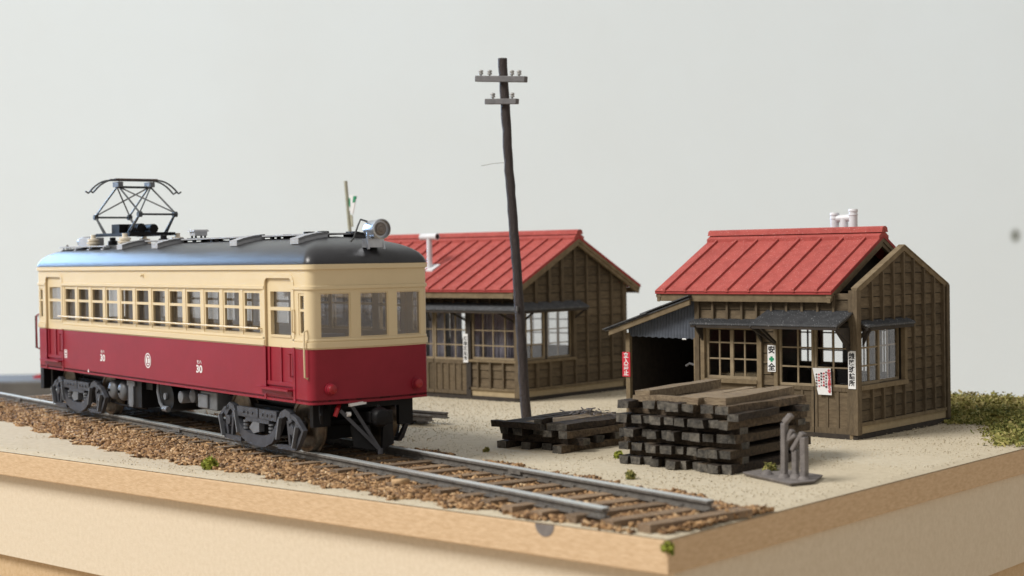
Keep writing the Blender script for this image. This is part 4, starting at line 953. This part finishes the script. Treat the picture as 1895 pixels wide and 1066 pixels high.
# curtains glimpsed inside
for k, x in enumerate((-15.7, -14.95, -14.35, -13.75, -13.2, -12.8, -12.5, -12.2)):
    mb = MB(); n = 12; w = .16 if k % 2 else .24; P = [(x - w + 2 * w * i / n, AY + .32 + .03 * math.sin(i * 1.9 + k), 0) for i in range(n + 1)]
    for a, b in zip(P[:-1], P[1:]): mb.hexa([(a[0], a[1], .75), (b[0], b[1], .75), (b[0], b[1] + .012, .75), (a[0], a[1] + .012, .75), (a[0], a[1], 1.88), (b[0], b[1], 1.88), (b[0], b[1] + .012, 1.88), (a[0], a[1] + .012, 1.88)])
    mb.build('curtain', MATS.get('curtain') or M('curtain', (.36, .34, .40), (.2, .19, .23), scale=3, rough=.8), hutA, orgA)
# T shaped flue
fy = AY + .5; fo = Vector((-14.70, fy, topA(fy)))
fl = empty('flue', fo - orgA); fl.parent = hutA
mb = MB(); mb.cyl((0, 0, -.08), (0, 0, .72), .062, 16); mb.cyl((-.25, 0, .735), (.25, 0, .735), .075, 16); mb.lathe((-.255, 0, .735), (1, 0, 0), [(0, .066), (.0, .08), (.03, .08), (.03, .066)], 16); mb.lathe((.225, 0, .735), (1, 0, 0), [(0, .066), (.0, .08), (.03, .08), (.03, .066)], 16); mb.build('pipe', pipe_m, fl)
mb = MB(); mb.hexa([(-.16, -.13, -.06), (.2, -.13, -.06), (.2, .13, .07), (-.16, .13, .07), (-.16, -.13, -.02), (.2, -.13, -.02), (.2, .13, .11), (-.16, .13, .11)]); mb.build('flashing', pipe_m, fl, smooth=False)
mb = MB(); mb.cyl((.2455, 0, .735), (.2565, 0, .735), .06, 16); mb.cyl((-.2565, 0, .735), (-.2455, 0, .735), .06, 16); mb.build('pipe_mouth', black_i, fl)
FR = (PI / 2, 0, 0)
s = plate('sign', 'narrow white name sign with five black characters on the left hut doorpost', 'sign', (-13.095, AY, 1.1), fA, -13.165, -13.028, .795, 1.42, white_p)
lettering('保\n線\n区\n詰\n所', .098, black_i, FR, (0, -.0835, .0), s, spacing=1.10, bold=.002)

# ------------------------------------------------------------------ right hut (B)
BX, BY, BW, BL = -2.576, 8.986, 3.346, 3.09
orgB = Vector((BX - BL / 2, BY + BW / 2, 0)); hutB = tag(empty('workmens_hut', orgB), 'small brown timber hut at right with signs, red roof and H shaped flue', 'hut')
fB = lambda u, d, z: (u, BY - d, z); gB = lambda u, d, z: (BX + d, u, z); bB = lambda u, d, z: (u, BY + BW + d, z); lB = lambda u, d, z: (BX - BL - d, u, z)
yrB = BY + BW / 2; slB = (3.177 - 2.47) / (BW / 2)
clipB = lambda z: (yrB - (3.10 - z) / slB, yrB + (3.10 - z) / slB)
hF = [(-5.50, -4.40, .90, 1.80), (-4.02, -2.66, .84, 1.83)]; hG = [(BY + .12, BY + 1.66, .88, 1.80)]
bw_h = [(-5.68, -5.20, .95, 1.80), (-5.12, -4.60, .95, 1.80), (-4.42, -3.80, .8, 1.80)]
bw_h = [(-5.60, -5.20, .95, 1.80), (-5.12, -4.60, .95, 1.80), (-4.31, -4.10, .8, 1.80), (-3.88, -3.70, .8, 1.80)]
core(hutB, orgB, 'wall', fB, BX - BL, BX - .001, 0, 2.40, hF)
core(hutB, orgB, 'wall', gB, BY + .071, BY + BW - .071, 0, 2.40, hG, clipB)
core(hutB, orgB, 'wall', bB, BX - BL, BX - .001, 0, 2.40, bw_h)
core(hutB, orgB, 'wall', lB, BY + .071, BY + BW - .071, 0, 2.40, [], clipB)
mb = MB(); mb.box((BX - BL + .08, BY + .08, .02), (BX - .08, BY + BW - .08, .06)); mb.build('floor', dark_t, hutB, orgB, smooth=False)
for a, b, c, d in bw_h: win(hutB, orgB, bB, a, b, c, d, [(a + b) / 2] if b - a < .5 or a > -4.5 else [(a + b) / 2], [1.22, 1.55] if a < -4.5 else [1.62])
zf_ = [1.50, 1.66, 1.915 - .0, 2.10, 2.275, 2.40]
siding(hutB, orgB, fB, BX - BL + .05, BX - .06, [.26 + .184 * k for k in range(12)] + [2.40], [(-5.58, -4.33, .0, 1.90), (-4.06, -2.60, .0, 1.92)], [-5.318 + .2975 * k for k in range(10)], bz=(1.9, 2.40))
trim(hutB, orgB, fB, 'corner_post', batten_m, (BX - BL - .03, BX - BL + .06, .07, 2.42, .001, .072), (BX - .075, BX, .07, 2.45, .001, .075))
trim(hutB, orgB, fB, 'window_post', trim_m, (-5.58, -5.50, .3, 1.86, 0, .07), (-4.42, -4.33, .3, 1.88, 0, .07)); trim(hutB, orgB, fB, 'door_post', trim_m, (-4.09, -4.02, .0, 1.9, 0, .06), (-2.66, -2.60, .0, 1.9, 0, .06))
trim(hutB, orgB, fB, 'sill', trim_m, (-5.50, -4.42, .835, .90, 0, .085)); trim(hutB, orgB, fB, 'lintel', dark_t, (-5.58, -4.33, 1.802, 1.88, 0, .06), (-4.09, -2.60, 1.832, 1.91, 0, .06))
trim(hutB, orgB, fB, 'foundation', pale_t, (BX - BL, -4.09, .075, .20, 0, .03)); trim(hutB, orgB, fB, 'sill_beam', dark_t, (BX - BL, BX + .02, -.01, .07, 0, .055))
trim(hutB, orgB, fB, 'wall_panel', plank_m, (-5.50, -4.42, .2, .835, 0, .02))
win(hutB, orgB, fB, -5.495, -4.405, .902, 1.80, [-5.224, -4.965, -4.707], [1.25, 1.532], thick=(1,), fw=.05)
for a, b, md, dd in ((-4.015, -3.335, -3.655, 0), (-3.345, -2.665, -2.985, .0)):
    o = win(hutB, orgB, fB, a + (.012 if a > -3.5 else 0), b - (0 if a > -3.5 else .012), .842, 1.828, [md], [1.163, 1.485], name='sliding_door', fw=.042)
    trim(o, orgB, fB, 'door_rail', batten_m, (a + .015, b - .015, .775, .841, -.03, .022), (a + .015, b - .015, .07, .165, -.03, .022))
    trim(o, orgB, fB, 'door_panel', plank_m, (a + .015, b - .015, .15, .79, -.03, .002))
    for k in range(4): u = a + .02 + k * (b - a - .08) / 3; trim(o, orgB, fB, 'slat', batten_m, (u, u + .045, .165, .775, -.01, .018))
# gable parapet wall
siding(hutB, orgB, gB, BY + .07, BY + BW - .07, [.262] + [.262 + .1875 * k for k in range(1, 16)], hG, [BY + .10 + .381 * k for k in range(1, 9)], clipB, bz=(.262, 3.2))
trim(hutB, orgB, gB, 'sill', trim_m, (BY + .05, BY + 1.72, .80, .878, 0, .085)); trim(hutB, orgB, gB, 'rail', trim_m, (BY + .05, BY + BW - .05, .205, .262, 0, .06))
trim(hutB, orgB, gB, 'foundation', pale_t, (BY + .07, BY + BW - .09, .075, .20, 0, .03)); trim(hutB, orgB, gB, 'sill_beam', dark_t, (BY - .05, BY + BW + .05, -.01, .07, 0, .055))
trim(hutB, orgB, gB, 'corner_post', batten_m, (BY - .076, BY + .07, .07, 2.45, .001, .076), (BY + BW - .09, BY + BW + .02, .07, 2.47, .001, .076))
trim(hutB, orgB, gB, 'jamb', trim_m, (BY + 1.61, BY + 1.70, .88, 1.9, 0, .075)); trim(hutB, orgB, gB, 'lintel', dark_t, (BY + .07, BY + 1.7, 1.80, 1.88, 0, .055))
win(hutB, orgB, gB, BY + .125, BY + .82, .882, 1.798, [BY + .47], [1.19, 1.49]); win(hutB, orgB, gB, BY + .80, BY + 1.60, .882, 1.798, [BY + 1.22], [1.19, 1.49], d0=-.075, d1=-.037)
for s in (-1, 1):
    mb = MB(); z0 = 2.47; ye = yrB + s * BW / 2; zt = 3.177
    for dz0, dz1, x0, x1 in ((-.085, .0, -.045, .05), (.0, .022, -.055, .06)):
        mb.hexa([(BX + x0, yrB, zt + dz0), (BX + x1, yrB, zt + dz0), (BX + x1, ye + s * .02, z0 + dz0), (BX + x0, ye + s * .02, z0 + dz0), (BX + x0, yrB, zt + dz1), (BX + x1, yrB, zt + dz1), (BX + x1, ye + s * .02, z0 + dz1), (BX + x0, ye + s * .02, z0 + dz1)])
    mb.build('gable_coping', trim_m, hutB, orgB, smooth=False)
awning(hutB, orgB, fB, -5.66, -4.33, 1.955, 1.885, .30, True, (), (0, 0)); awning(hutB, orgB, fB, -4.22, -2.575, 2.12, 1.905, .60, True, [(-4.06, .0), (-4.08, -.16), (-2.64, .0)], brk=.36)
awning(hutB, orgB, gB, BY + .06, BY + 1.76, 1.945, 1.872, .20, True, [(BY + .12, .0)], brk=.2)
for mp, pts in ((fB, ((-2.66, 0, 1.42), (-2.66, .5, 1.84), (-2.66, 0, 1.84))), (gB, ((BY + .13, 0, 1.52), (BY + .13, .17, 1.82), (BY + .13, 0, 1.82))), (fB, ((-4.34, 0, 1.55), (-4.34, .26, 1.83), (-4.34, 0, 1.83))), (fB, ((-5.55, 0, 1.55), (-5.55, .26, 1.83), (-5.55, 0, 1.83)))):
    mb = MB(); a = [Vector(mp(p[0], p[1] + .06, p[2])) for p in pts]; b = Vector(mp(.03, 0, 0)) - Vector(mp(0, 0, 0)); mb.prism(a, b); mb.build('awning_bracket', dark_t, hutB, orgB, smooth=False)
seamB = [-6.25 + .438 * k for k in range(8)]
rB, topB = gable_roof(hutB, orgB, BX - BL - .80, BX - .331, yrB, 3.375, 1.856, .94, seamB)
mb = MB()                                     # wall plate closing the head of the wall below the lifted roof
mb.box((BX - BL + .02, BY + .02, 2.40), (BX - .45, BY + .10, 2.47)); mb.box((BX - BL + .02, BY + BW - .1, 2.40), (BX - .45, BY + BW - .02, 2.47)); mb.build('wall_plate', dark_t, hutB, orgB, smooth=False)
mb = MB(); mb.hexa([(-3.30, yrB, 3.10), (-3.26, yrB, 3.10), (-3.26, BY + .05, 2.42), (-3.30, BY + .05, 2.42), (-3.30, yrB, 3.22), (-3.26, yrB, 3.22), (-3.26, BY + .05, 2.43), (-3.30, BY + .05, 2.43)]); mb.prism([(-3.32, BY + .05, 2.41), (-3.32, BY + BW - .05, 2.41), (-3.32, yrB, 3.22)], (.02, 0, 0)); mb.build('inner_gable', wall_b, hutB, orgB, smooth=False)
# H shaped flue behind the ridge
fl = empty('flue', Vector((-4.005, 11.25, 0)) - orgB); fl.parent = hutB; z0 = topB(11.25)
mb = MB(); mb.cyl((0, 0, z0 - .05), (0, 0, 3.70), .072, 16); mb.cyl((-.20, 0, 3.685), (.20, 0, 3.70), .066, 16)
for x, za, zb_ in ((-.19, 3.40, 3.80), (.185, 3.41, 3.855)):
    mb.lathe((x, 0, za), (0, 0, 1), [(0, .062), (0, .082), (.02, .086), (.04, .078), (.09, .078), (.095, .086), (.115, .086), (.12, .078)] + [((zb_ - za) + d, r) for d, r in ((-.12, .078), (-.115, .086), (-.095, .086), (-.09, .078), (-.05, .078), (-.045, .086), (-.02, .086), (0, .078), (0, .06))], 18)
mb.build('pipe', pipe_m, fl)
# lean-to shed on the left of hut B
sx0, sx1, sy0, sy1 = -7.20, BX - BL - .03, BY - .02, BY + 2.9
szt = lambda x: 1.70 + (x + 7.55) * (2.30 - 1.70) / (7.55 - 5.68)
shed = empty('lean_to_shed', (0, 0, 0)); shed.parent = hutB
rt = MB(); 
for y0, y1, dz, ov in ((sy0 - .22, sy1 + .2, .0, 0),):
    rt.hexa([(-7.58, y0, szt(-7.58)), (sx1, y0, szt(sx1)), (sx1, y1, szt(sx1)), (-7.58, y1, szt(-7.58)), (-7.58, y0, szt(-7.58) + .025), (sx1, y0, szt(sx1) + .025), (sx1, y1, szt(sx1) + .025), (-7.58, y1, szt(-7.58) + .025)])
sr = rt.build('shed_roof', awn_m, shed, orgB, smooth=False)
for x0, x1, dz in ((-7.60, -6.60, .026), (-6.75, sx1 + .0, .050)):
    for k in range(4):
        y0 = sy0 - .25 + k * .85; mb = MB(); j = random.uniform(0, .006)
        mb.hexa([(x0, y0, szt(x0) + dz + j), (x1, y0, szt(x1) + dz + j), (x1, y0 + .84, szt(x1) + dz + j), (x0, y0 + .84, szt(x0) + dz + j), (x0, y0, szt(x0) + dz + .02 + j), (x1, y0, szt(x1) + dz + .02 + j), (x1, y0 + .84, szt(x1) + dz + .02 + j), (x0, y0 + .84, szt(x0) + dz + .02 + j)]); mb.build('roof_sheet', awn_m, sr, orgB, smooth=False)
mb = MB(); mb.hexa([(-7.50, sy0 - .20, szt(-7.50) - .10), (sx1, sy0 - .20, szt(sx1) - .10), (sx1, sy0 - .15, szt(sx1) - .10), (-7.50, sy0 - .15, szt(-7.50) - .10), (-7.50, sy0 - .20, szt(-7.50) - .002), (sx1, sy0 - .20, szt(sx1) - .002), (sx1, sy0 - .15, szt(sx1) - .002), (-7.50, sy0 - .15, szt(-7.50) - .002)]); mb.build('bargeboard', trim_m, shed, orgB, smooth=False)
mb = MB(); n = 92; V = []; F = []                 # corrugated gable sheet
for k in range(n + 1):
    x = sx0 + (sx1 - sx0) * k / n; d = .010 * math.cos(k * PI / 2); zb_ = 1.60 - .02 * k / n + .008 * math.sin(k * .7)
    V += [(x, sy0 + d, zb_), (x, sy0 + d, szt(x) - .0), (x, sy0 + d + .008, zb_), (x, sy0 + d + .008, szt(x))]
for k in range(n): i = 4 * k; F += [(i, i + 4, i + 5, i + 1), (i + 2, i + 3, i + 7, i + 6), (i, i + 2, i + 6, i + 4)]
mb.add(V, F); mb.build('gable_sheet', corr_m, shed, orgB, recalc=False)
mb = MB(); mb.box((sx0 - .04, sy0 - .03, 0), (sx0 + .05, sy0 + .05, 1.66)); mb.build('post', trim_m, shed, orgB, smooth=False)
mb = MB(); mb.box((sx1 - .04, sy0 - .03, 0), (sx1 + .03, sy0 + .05, 1.6)); mb.build('post', trim_m, shed, orgB, smooth=False)
mb = MB(); mb.box((sx0, sy1, 0), (sx1, sy1 + .06, 2.2)); mb.box((sx0 - .03, sy0 + .05, 0), (sx0 + .03, sy1, 1.74)); mb.build('shed_wall', dark_t, shed, orgB, smooth=False)
mb = MB(); mb.box((sx0, sy0, .004), (sx1, sy1, .012)); mb.build('shed_floor', dark_t, shed, orgB, smooth=False)
mb = MB(); mb.cyl((-5.98, sy0 - .02, 1.575), (-5.90, sy0 - .02, 1.573), .014, 8); mb.build('lamp', white_p, shed, orgB)
mb = MB(); mb.tube([(-6.28, BY + .5, 1.05), (-6.20, BY + .5, 1.10), (-6.05, BY + .5, 1.06), (-5.92, BY + .5, 1.05), (-5.80, BY + .5, .96), (-5.72, BY + .5, .87), (-5.70, BY + .45, .4), (-5.72, BY + .4, .02)], .022, 8)
tag(mb.build('hose', hose_m, None), 'grey hose hanging in the dark lean-to shed of the right hut', 'hose')
# things inside hut B seen through the glass
o = empty('stove', (-4.75, BY + 1.9, 0)); mb = MB(); mb.lathe((0, 0, 0), (0, 0, 1), [(0.05, .2), (.1, .24), (.8, .24), (.95, .2), (1.02, .1), (1.04, .0)], 18); mb.build('stove_body', dark_t, o); tag(o, 'dark round topped stove inside the right hut behind the sliding doors', 'stove')
o = empty('table', (-5.0, BY + .62, 0)); mb = MB(); mb.box((-.5, -.25, .92), (.5, .25, .96)); mb.build('table_top', pale_t, o, smooth=False)
for x in (-.45, .45):
    for y in (-.2, .2): mb = MB(); mb.box((x - .03, y - .03, .06), (x + .03, y + .03, .92)); mb.build('leg', dark_t, o, smooth=False)
tag(o, 'pale table inside the right hut behind its left window', 'table')

# signs on hut B
s = plate('sign', 'white safety sign with green cross on the right hut wall between window and doors', 'sign', (-4.122, BY, 1.29), fB, -4.20, -4.045, 1.062, 1.515, white_p, .065)
lettering('安', .135, black_i, FR, (0, -.0785, .140), s, bold=.004); lettering('全', .135, black_i, FR, (0, -.0785, -.155), s, bold=.004)
mb = MB(); mb.box((-.047, -.0795, -.033), (.047, -.0775, .009)); mb.box((-.021, -.0796, -.059), (.021, -.0776, .035)); mb.build('green_cross', green_i, s, smooth=False)
s = plate('sign', 'tall white name sign with black characters on the corner post of the right hut', 'sign', (-2.592, BY, 1.147), fB, -2.66, -2.524, .836, 1.459, white_p, .08)
lettering('線\n路\n班\n詰\n所', .108, black_i, FR, (0, -.0935, .0), s, spacing=1.02, bold=.003)
o = empty('poster', (-3.15, BY, .937)); mb = MB(); mb.hexa([fB(-3.24, .05, .713), fB(-2.99, .05, .713), fB(-2.99, .056, .713), fB(-3.24, .056, .713), fB(-3.338, .06, 1.154), fB(-3.004, .05, 1.160), fB(-3.004, .056, 1.160), fB(-3.338, .066, 1.154)])
mb.build('sheet', white_p, o, (-3.15, BY, .937), smooth=False); tag(o, 'white notice sheet with red heading pasted on the sliding doors of the right hut', 'poster')
lettering('大\n切\n な\n お\n 知\n ら\n せ', .062, red_i, FR, (.115, -.062, .005), o, spacing=.92, bold=.002)
for k, t in enumerate(('火の元に注意', '戸締り確認', '整理整とん', '安全第一で', '作業の後は')):
    lettering('\n'.join(t), .036, black_i if k % 2 == 0 else red_i, FR, (.065 - k * .045, -.0655, .03 - (0 if k < 3 else .02)), o, spacing=1.35, bold=.001)
s = plate('sign', 'red keep out sign with white characters on the lean-to shed post', 'sign', (-7.22, sy0, 1.08), lambda u, d, z: (u, sy0 - d, z), -7.308, -7.132, .856, 1.306, redsign, .035)
lettering('立\n入\n禁\n止', .108, white_p, FR, (0, -.0485, .0), s, spacing=1.0, bold=.003)
# ================================================================== POLE, MAST, TIMBER STACKS, CASTING, SPARE RAILS
PY = 8.45
o = tag(empty('utility_pole', (-9.26, PY, 0)), 'dark leaning wooden utility pole with two crossarms before the left hut', 'utility pole')
path = [(-9.24, -.02), (-9.266, .15), (-9.306, .774), (-9.366, 1.80), (-9.427, 2.83), (-9.52, 3.9), (-9.603, 4.898), (-9.663, 5.98), (-9.695, 6.5), (-9.714, 6.885)]
pts = []; rs = []
for k in range(46):
    z = -.02 + 6.905 * k / 45; x = np.interp(z, [p[1] for p in path], [p[0] for p in path]); pts.append((x + 9.26 + random.uniform(-.006, .006), random.uniform(-.006, .006), z)); rs.append(.096 - .010 * z / 6.9 + random.uniform(-.005, .005))
mb = MB(); mb.tube(pts, rs, 14); mb.build('pole', pole_m, o)
for (x0, z0, x1, z1, h, ins) in ((-10.278, 6.535, -9.018, 6.415, .115, (-10.16, -9.935, -9.37, -9.19)), (-10.035, 6.075, -9.241, 6.02, .105, (-9.86, -9.372))):
    mb = MB(); mb.beam((x0 + 9.26, -.13, z0), (x1 + 9.26, -.13, z1), .10, h); a = bevel(mb.build('crossarm', arm_m, o, smooth=False), .012)
    for x in ins:
        z = z0 + (z1 - z0) * (x - x0) / (x1 - x0) + h / 2
        mb = MB(); mb.lathe((x + 9.26, -.13, z - .005), (0, 0, 1), [(0, .02), (.03, .02), (.032, .045), (.06, .045), (.075, .03), (.085, .05), (.11, .042), (.125, .0)], 12); mb.build('insulator', insul_m, a)
mb = MB(); mb.box((-.10, -.13, 2.05), (-.07, -.09, 2.15)); mb.build('step_bolt', arm_m, o, smooth=False)
mb = MB(); mb.tube([(-9.714 - .05 - .55, PY, 4.86), (-9.9 - .1, PY, 4.89), (-9.78, PY, 4.895), (-9.66, PY, 4.885)], .004, 4); tag(mb.build('thread', arm_m, None), 'fine stray thread sticking out left of the utility pole', 'thread')
o = tag(empty('signal_mast', (-14.9, 9.5, 0)), 'thin cream mast with green and white flag behind the railcar roof', 'mast')
mb = MB(); mb.tube([(-.02, 0, -.01), (-.10, 0, 1.2), (-.20, 0, 2.6), (-.28, 0, 3.7), (-.39, 0, 4.81)], .040, 10); mb.build('pole', mast_m, o)
mb = MB(); mb.hexa([(-.29, .0, 4.16), (-.18, .0, 4.07), (-.18, .02, 4.07), (-.29, .02, 4.16), (-.28, .0, 4.50), (-.06, .0, 4.47), (-.06, .02, 4.47), (-.28, .02, 4.50)]); f = mb.build('flag', white_p, o, smooth=False)
mb = MB(); mb.hexa([(-.17, -.004, 4.33), (-.105, -.004, 4.33), (-.105, .024, 4.33), (-.17, .024, 4.33), (-.15, -.004, 4.472), (-.058, -.004, 4.468), (-.058, .024, 4.468), (-.15, .024, 4.472)]); mb.hexa([(-.29, -.004, 4.27), (-.25, -.004, 4.22), (-.25, .024, 4.22), (-.29, .024, 4.27), (-.285, -.004, 4.44), (-.25, -.004, 4.42), (-.25, .024, 4.42), (-.285, .024, 4.44)]); mb.build('green_patch', green_i, f, smooth=False)
mb = MB(); mb.hexa([(-.235, 0, 3.80), (-.185, 0, 3.80), (-.185, .02, 3.80), (-.235, .02, 3.80), (-.27, 0, 4.07), (-.20, 0, 4.05), (-.20, .02, 4.05), (-.27, .02, 4.07)]); mb.build('streamer', mast_m, o, smooth=False)

# spare rails lying beyond the track
for k, (y, z, x1) in enumerate(((6.62, .075, -9.98), (6.95, .105, -9.90), (6.78, .0, -10.25))):
    mb = MB()
    for a, b, c, d in ((-.06, .06, .0, .02), (-.014, .014, .02, .085), (-.032, .032, .085, .115)): mb.box((-1.6, a, c), (1.6, b, d))
    r = mb.build('spare_rail', rail_side, None, smooth=False); r.location = (x1 - 1.6, y, z); tag(r, ('dark rail end lying beside the track behind the railcar coupler', 'upper dark rail end farthest from the track behind the railcar', 'lowest dark rail on the sand behind the railcar coupler')[k], 'rail', 'spare rails lying beyond the track')
for x in (-10.6,):
    mb = MB(); mb.box((-.07, -.3, 0), (.07, .3, .074)); r = mb.build('wood_block', old_wood, None, smooth=False); r.location = (x, 6.72, 0); tag(r, 'dark wood block under the spare rails behind the railcar', 'block')

# stacked old sleepers
def timber_mesh(L, w, h, m, seed):
    rr = random.Random(seed); mb = MB(); n = 5; V = []
    for i in range(n):
        x = -L / 2 + L * i / (n - 1); j = lambda s: rr.uniform(-s, s)
        ex = j(.012) if i in (0, n - 1) else 0
        V += [(x + ex, -w / 2 + j(.014), -h / 2 + j(.009)), (x + ex + j(.006), w / 2 + j(.014), -h / 2 + j(.009)), (x + ex, w / 2 + j(.014), h / 2 + j(.010)), (x + ex + j(.006), -w / 2 + j(.014), h / 2 + j(.010))]
    F = []; M_ = []
    for i in range(n - 1):
        for k in range(4): F.append((i * 4 + k, i * 4 + (k + 1) % 4, i * 4 + 4 + (k + 1) % 4, i * 4 + 4 + k)); M_.append(0)
    F += [(3, 2, 1, 0), tuple((n - 1) * 4 + k for k in range(4))]; M_ += [1, 1]
    for f, mi in zip(F, M_): mb.f.append(f); mb.m.append(mi)
    mb.v = V; return mb.mesh('old_sleeper', [m, end_wood if m in (old_wood, mid_wood) else m], smooth=False)
TM = {}
ORD = ['first', 'second', 'third', 'fourth', 'fifth', 'sixth', 'seventh', 'eighth', 'ninth', 'tenth', 'eleventh']
def timber(L, w, h, loc, rz, m, label, group, rx=0.0):
    key = (round(L, 2), round(w, 2), round(h, 2), m.name, random.randint(0, 3))
    if key not in TM: TM[key] = timber_mesh(L, w, h, m, len(TM))
    o = link('old_sleeper', TM[key]); o.location = loc; o.rotation_euler = (rx, 0, rz); tag(o, label, 'sleeper', group); return o
def stack(cx, cy, Lx, Ly, layers, h, where, group, wd=.2, hx=None, inset=.86, yaw=0.0):
    hx = hx or h; zb = .004
    cs, sn = math.cos(yaw), math.sin(yaw)
    for k, (dirn, n, m) in enumerate(layers):
        hh = h if dirn == 'y' else hx; z = zb + hh / 2; zb += hh; lay = ORD[k] + ' layer from the ground'
        for i in range(n):
            jit = random.choice((random.uniform(-.05, .05), random.uniform(-.13, .13)))
            f = (i + .5) / n - .5 if n > 2 else (i - .5) * (inset if dirn == 'x' else .86)
            if dirn == 'y': p = (f * Lx + random.uniform(-.01, .01), jit); rz = PI / 2 + yaw + random.choice((random.uniform(-.02, .02), random.uniform(-.06, .06)))
            else: p = (jit, f * Ly + random.uniform(-.01, .01)); rz = yaw + random.uniform(-.012, .012)
            wv = min(wd, (Lx if dirn == 'y' else Ly) / n * .94) * random.uniform(.84, 1.03)
            side = 'from the left' if dirn == 'y' else 'from the front'
            timber((Ly if dirn == 'y' else Lx) * random.uniform(.97, 1.03), wv, hh * .985, (cx + p[0] * cs - p[1] * sn, cy + p[0] * sn + p[1] * cs, z), rz, (mid_wood if m is old_wood and ((dirn == 'y' and i == n - 1 and k > 1) or random.random() < .14) else m),
                   '%s %s %s, %s %s' % ('dark tarred sleeper in', where, lay.replace('layer', 'layer'), ORD[i], side), group)
G1, G2 = 'old sleepers in the low stack', 'old sleepers in the tall stack'
O_ = old_wood
stack(-6.07, 5.85, 1.62, 1.85, [('y', 4, O_), ('x', 4, O_), ('y', 5, O_)], .112, 'the low stack,', G1, .2)
for i in range(6):
    timber(1.86, .205, .105, (-6.62 + .225 * i, 5.88 + random.uniform(-.03, .03), .392), PI / 2 + random.uniform(-.01, .01), tan_wood if i in (2, 3) else old_wood, 'weathered deck sleeper on top of the low stack, %s from the left' % ORD[i], G1)
timber(1.05, .15, .10, (-6.38, 4.90, .39), -.02, old_wood, 'dark sleeper closing the front left edge of the low stack deck', G1)
timber(.30, .16, .085, (-5.92, 4.98, .478), PI / 2, old_wood, 'short dark block lying on the front edge of the low stack', G1)
mb = MB(); n = 70
for k in range(n):
    a = random.uniform(0, 2 * PI); r = abs(random.gauss(0, .22)); s = random.uniform(.02, .05); p = Vector((r * math.cos(a) * 1.7, r * math.sin(a) * .7, .012 + max(0, .085 - r * .2) * random.random())); mb.beam(p, p + Vector((random.uniform(-1, 1), random.uniform(-1, 1), random.uniform(-.2, .2))).normalized() * s * 2, s * .5, s * .4)
o = mb.build('bark_scrap', MATS['grey_casting'], None, smooth=False); o.location = (-6.1, 6.45, .446); tag(o, 'grey heap of bark scraps on the deck of the low sleeper stack', 'bark scraps', kind='stuff')
LT = [('y', 11, O_), ('x', 2, O_), ('y', 10, O_), ('x', 2, O_), ('y', 11, O_), ('x', 2, O_), ('y', 10, O_), ('x', 2, O_), ('y', 7, O_)]
stack(-3.02, 5.48, 1.98, 2.12, LT, .118, 'the tall stack,', G2, .22, hx=.088, inset=.70)
zt = .985
timber(2.25, .24, .13, (-3.83, 5.75, zt + .03), PI / 2 + .10, tan_wood, 'long tan sleeper along the left top edge of the tall stack', G2)
timber(2.10, .30, .13, (-2.42, 5.60, zt + .0), PI / 2 + .06, tan_wood, 'broad pale tan sleeper along the right top of the tall stack', G2)
timber(2.0, .20, .10, (-2.75, 5.55, zt - .01), PI / 2 - .02, tan_wood, 'tan top sleeper in the middle of the tall stack, right of the gap', G2)
timber(1.9, .20, .10, (-3.05, 5.65, zt - .02), PI / 2 + .02, tan_wood, 'tan top sleeper in the middle of the tall stack, left of the gap', G2)
timber(1.5, .20, .10, (-3.15, 4.75, zt - .02), .04, tan_wood, 'tan crosswise sleeper at the front top of the tall stack', G2)
timber(1.2, .17, .10, (-2.02, 5.0, .80), PI / 2 + .05, old_wood, 'grey split sleeper jutting from the right side of the tall stack', G2)
# grey casting of bent rail posts on a flat plate
o = tag(empty('rail_bracket', (-1.20, 4.45, 0)), 'grey casting of bent posts on a flat plate right of the tall sleeper stack', 'casting')
B0 = [(-1.865, 4.402), (-.76, 3.86), (-.62, 4.25), (-.80, 4.80), (-1.75, 5.05)]
mb = MB(); n = len(B0); c = Vector((-1.2, 4.45, 0)); b1 = [Vector((x, y, .0)) - c for x, y in B0]; b2 = [Vector((x * 1.0, y, .05)) - c for x, y in B0]
cc = sum(b1, Vector()) / n; b1 = [cc + (p - cc) * .92 for p in b1]
mb.add(b1 + b2, [tuple(range(n - 1, -1, -1)), tuple(range(n, 2 * n))] + [(i, (i + 1) % n, (i + 1) % n + n, i + n) for i in range(n)]); bevel(mb.build('base_plate', cast_m, o, smooth=False), .015)
def post(name, pts, w=.075, d=.10):
    mb = MB()
    for a, b in zip(pts[:-1], pts[1:]): mb.beam(a, b, w, d, (0, 1, 0))
    bevel(mb.build(name, cast_m, o, smooth=False), .016)
y0 = -.16
post('post', [(.09, y0, .04), (.10, y0, .79), (.20, y0 + .02, .905)])
post('post', [(.10, y0 + .02, .50), (.205, y0 + .04, .70)], .06, .09)
post('post', [(.235, y0 + .05, .04), (.235, y0 + .05, .43)], .08, .09)
post('post', [(.40, y0, .04), (.40, y0, .62), (.335, y0, .655)], .085, .11)
post('post', [(.20, y0 + .03, .42), (.345, y0 + .03, .64)], .06, .09)
post('post', [(.13, y0 + .02, .56), (.25, y0 + .05, .63)], .06, .08)
for x, y in ((.09, y0), (.24, y0 + .04), (.40, y0), (-.25, -.05), (.0, .1)):
    mb = MB(); mb.lathe((x, y, .045), (0, 0, 1), [(0, .09), (.03, .075), (.06, .05), (.075, .0)], 10); mb.build('weld_lump', cast_m, o)
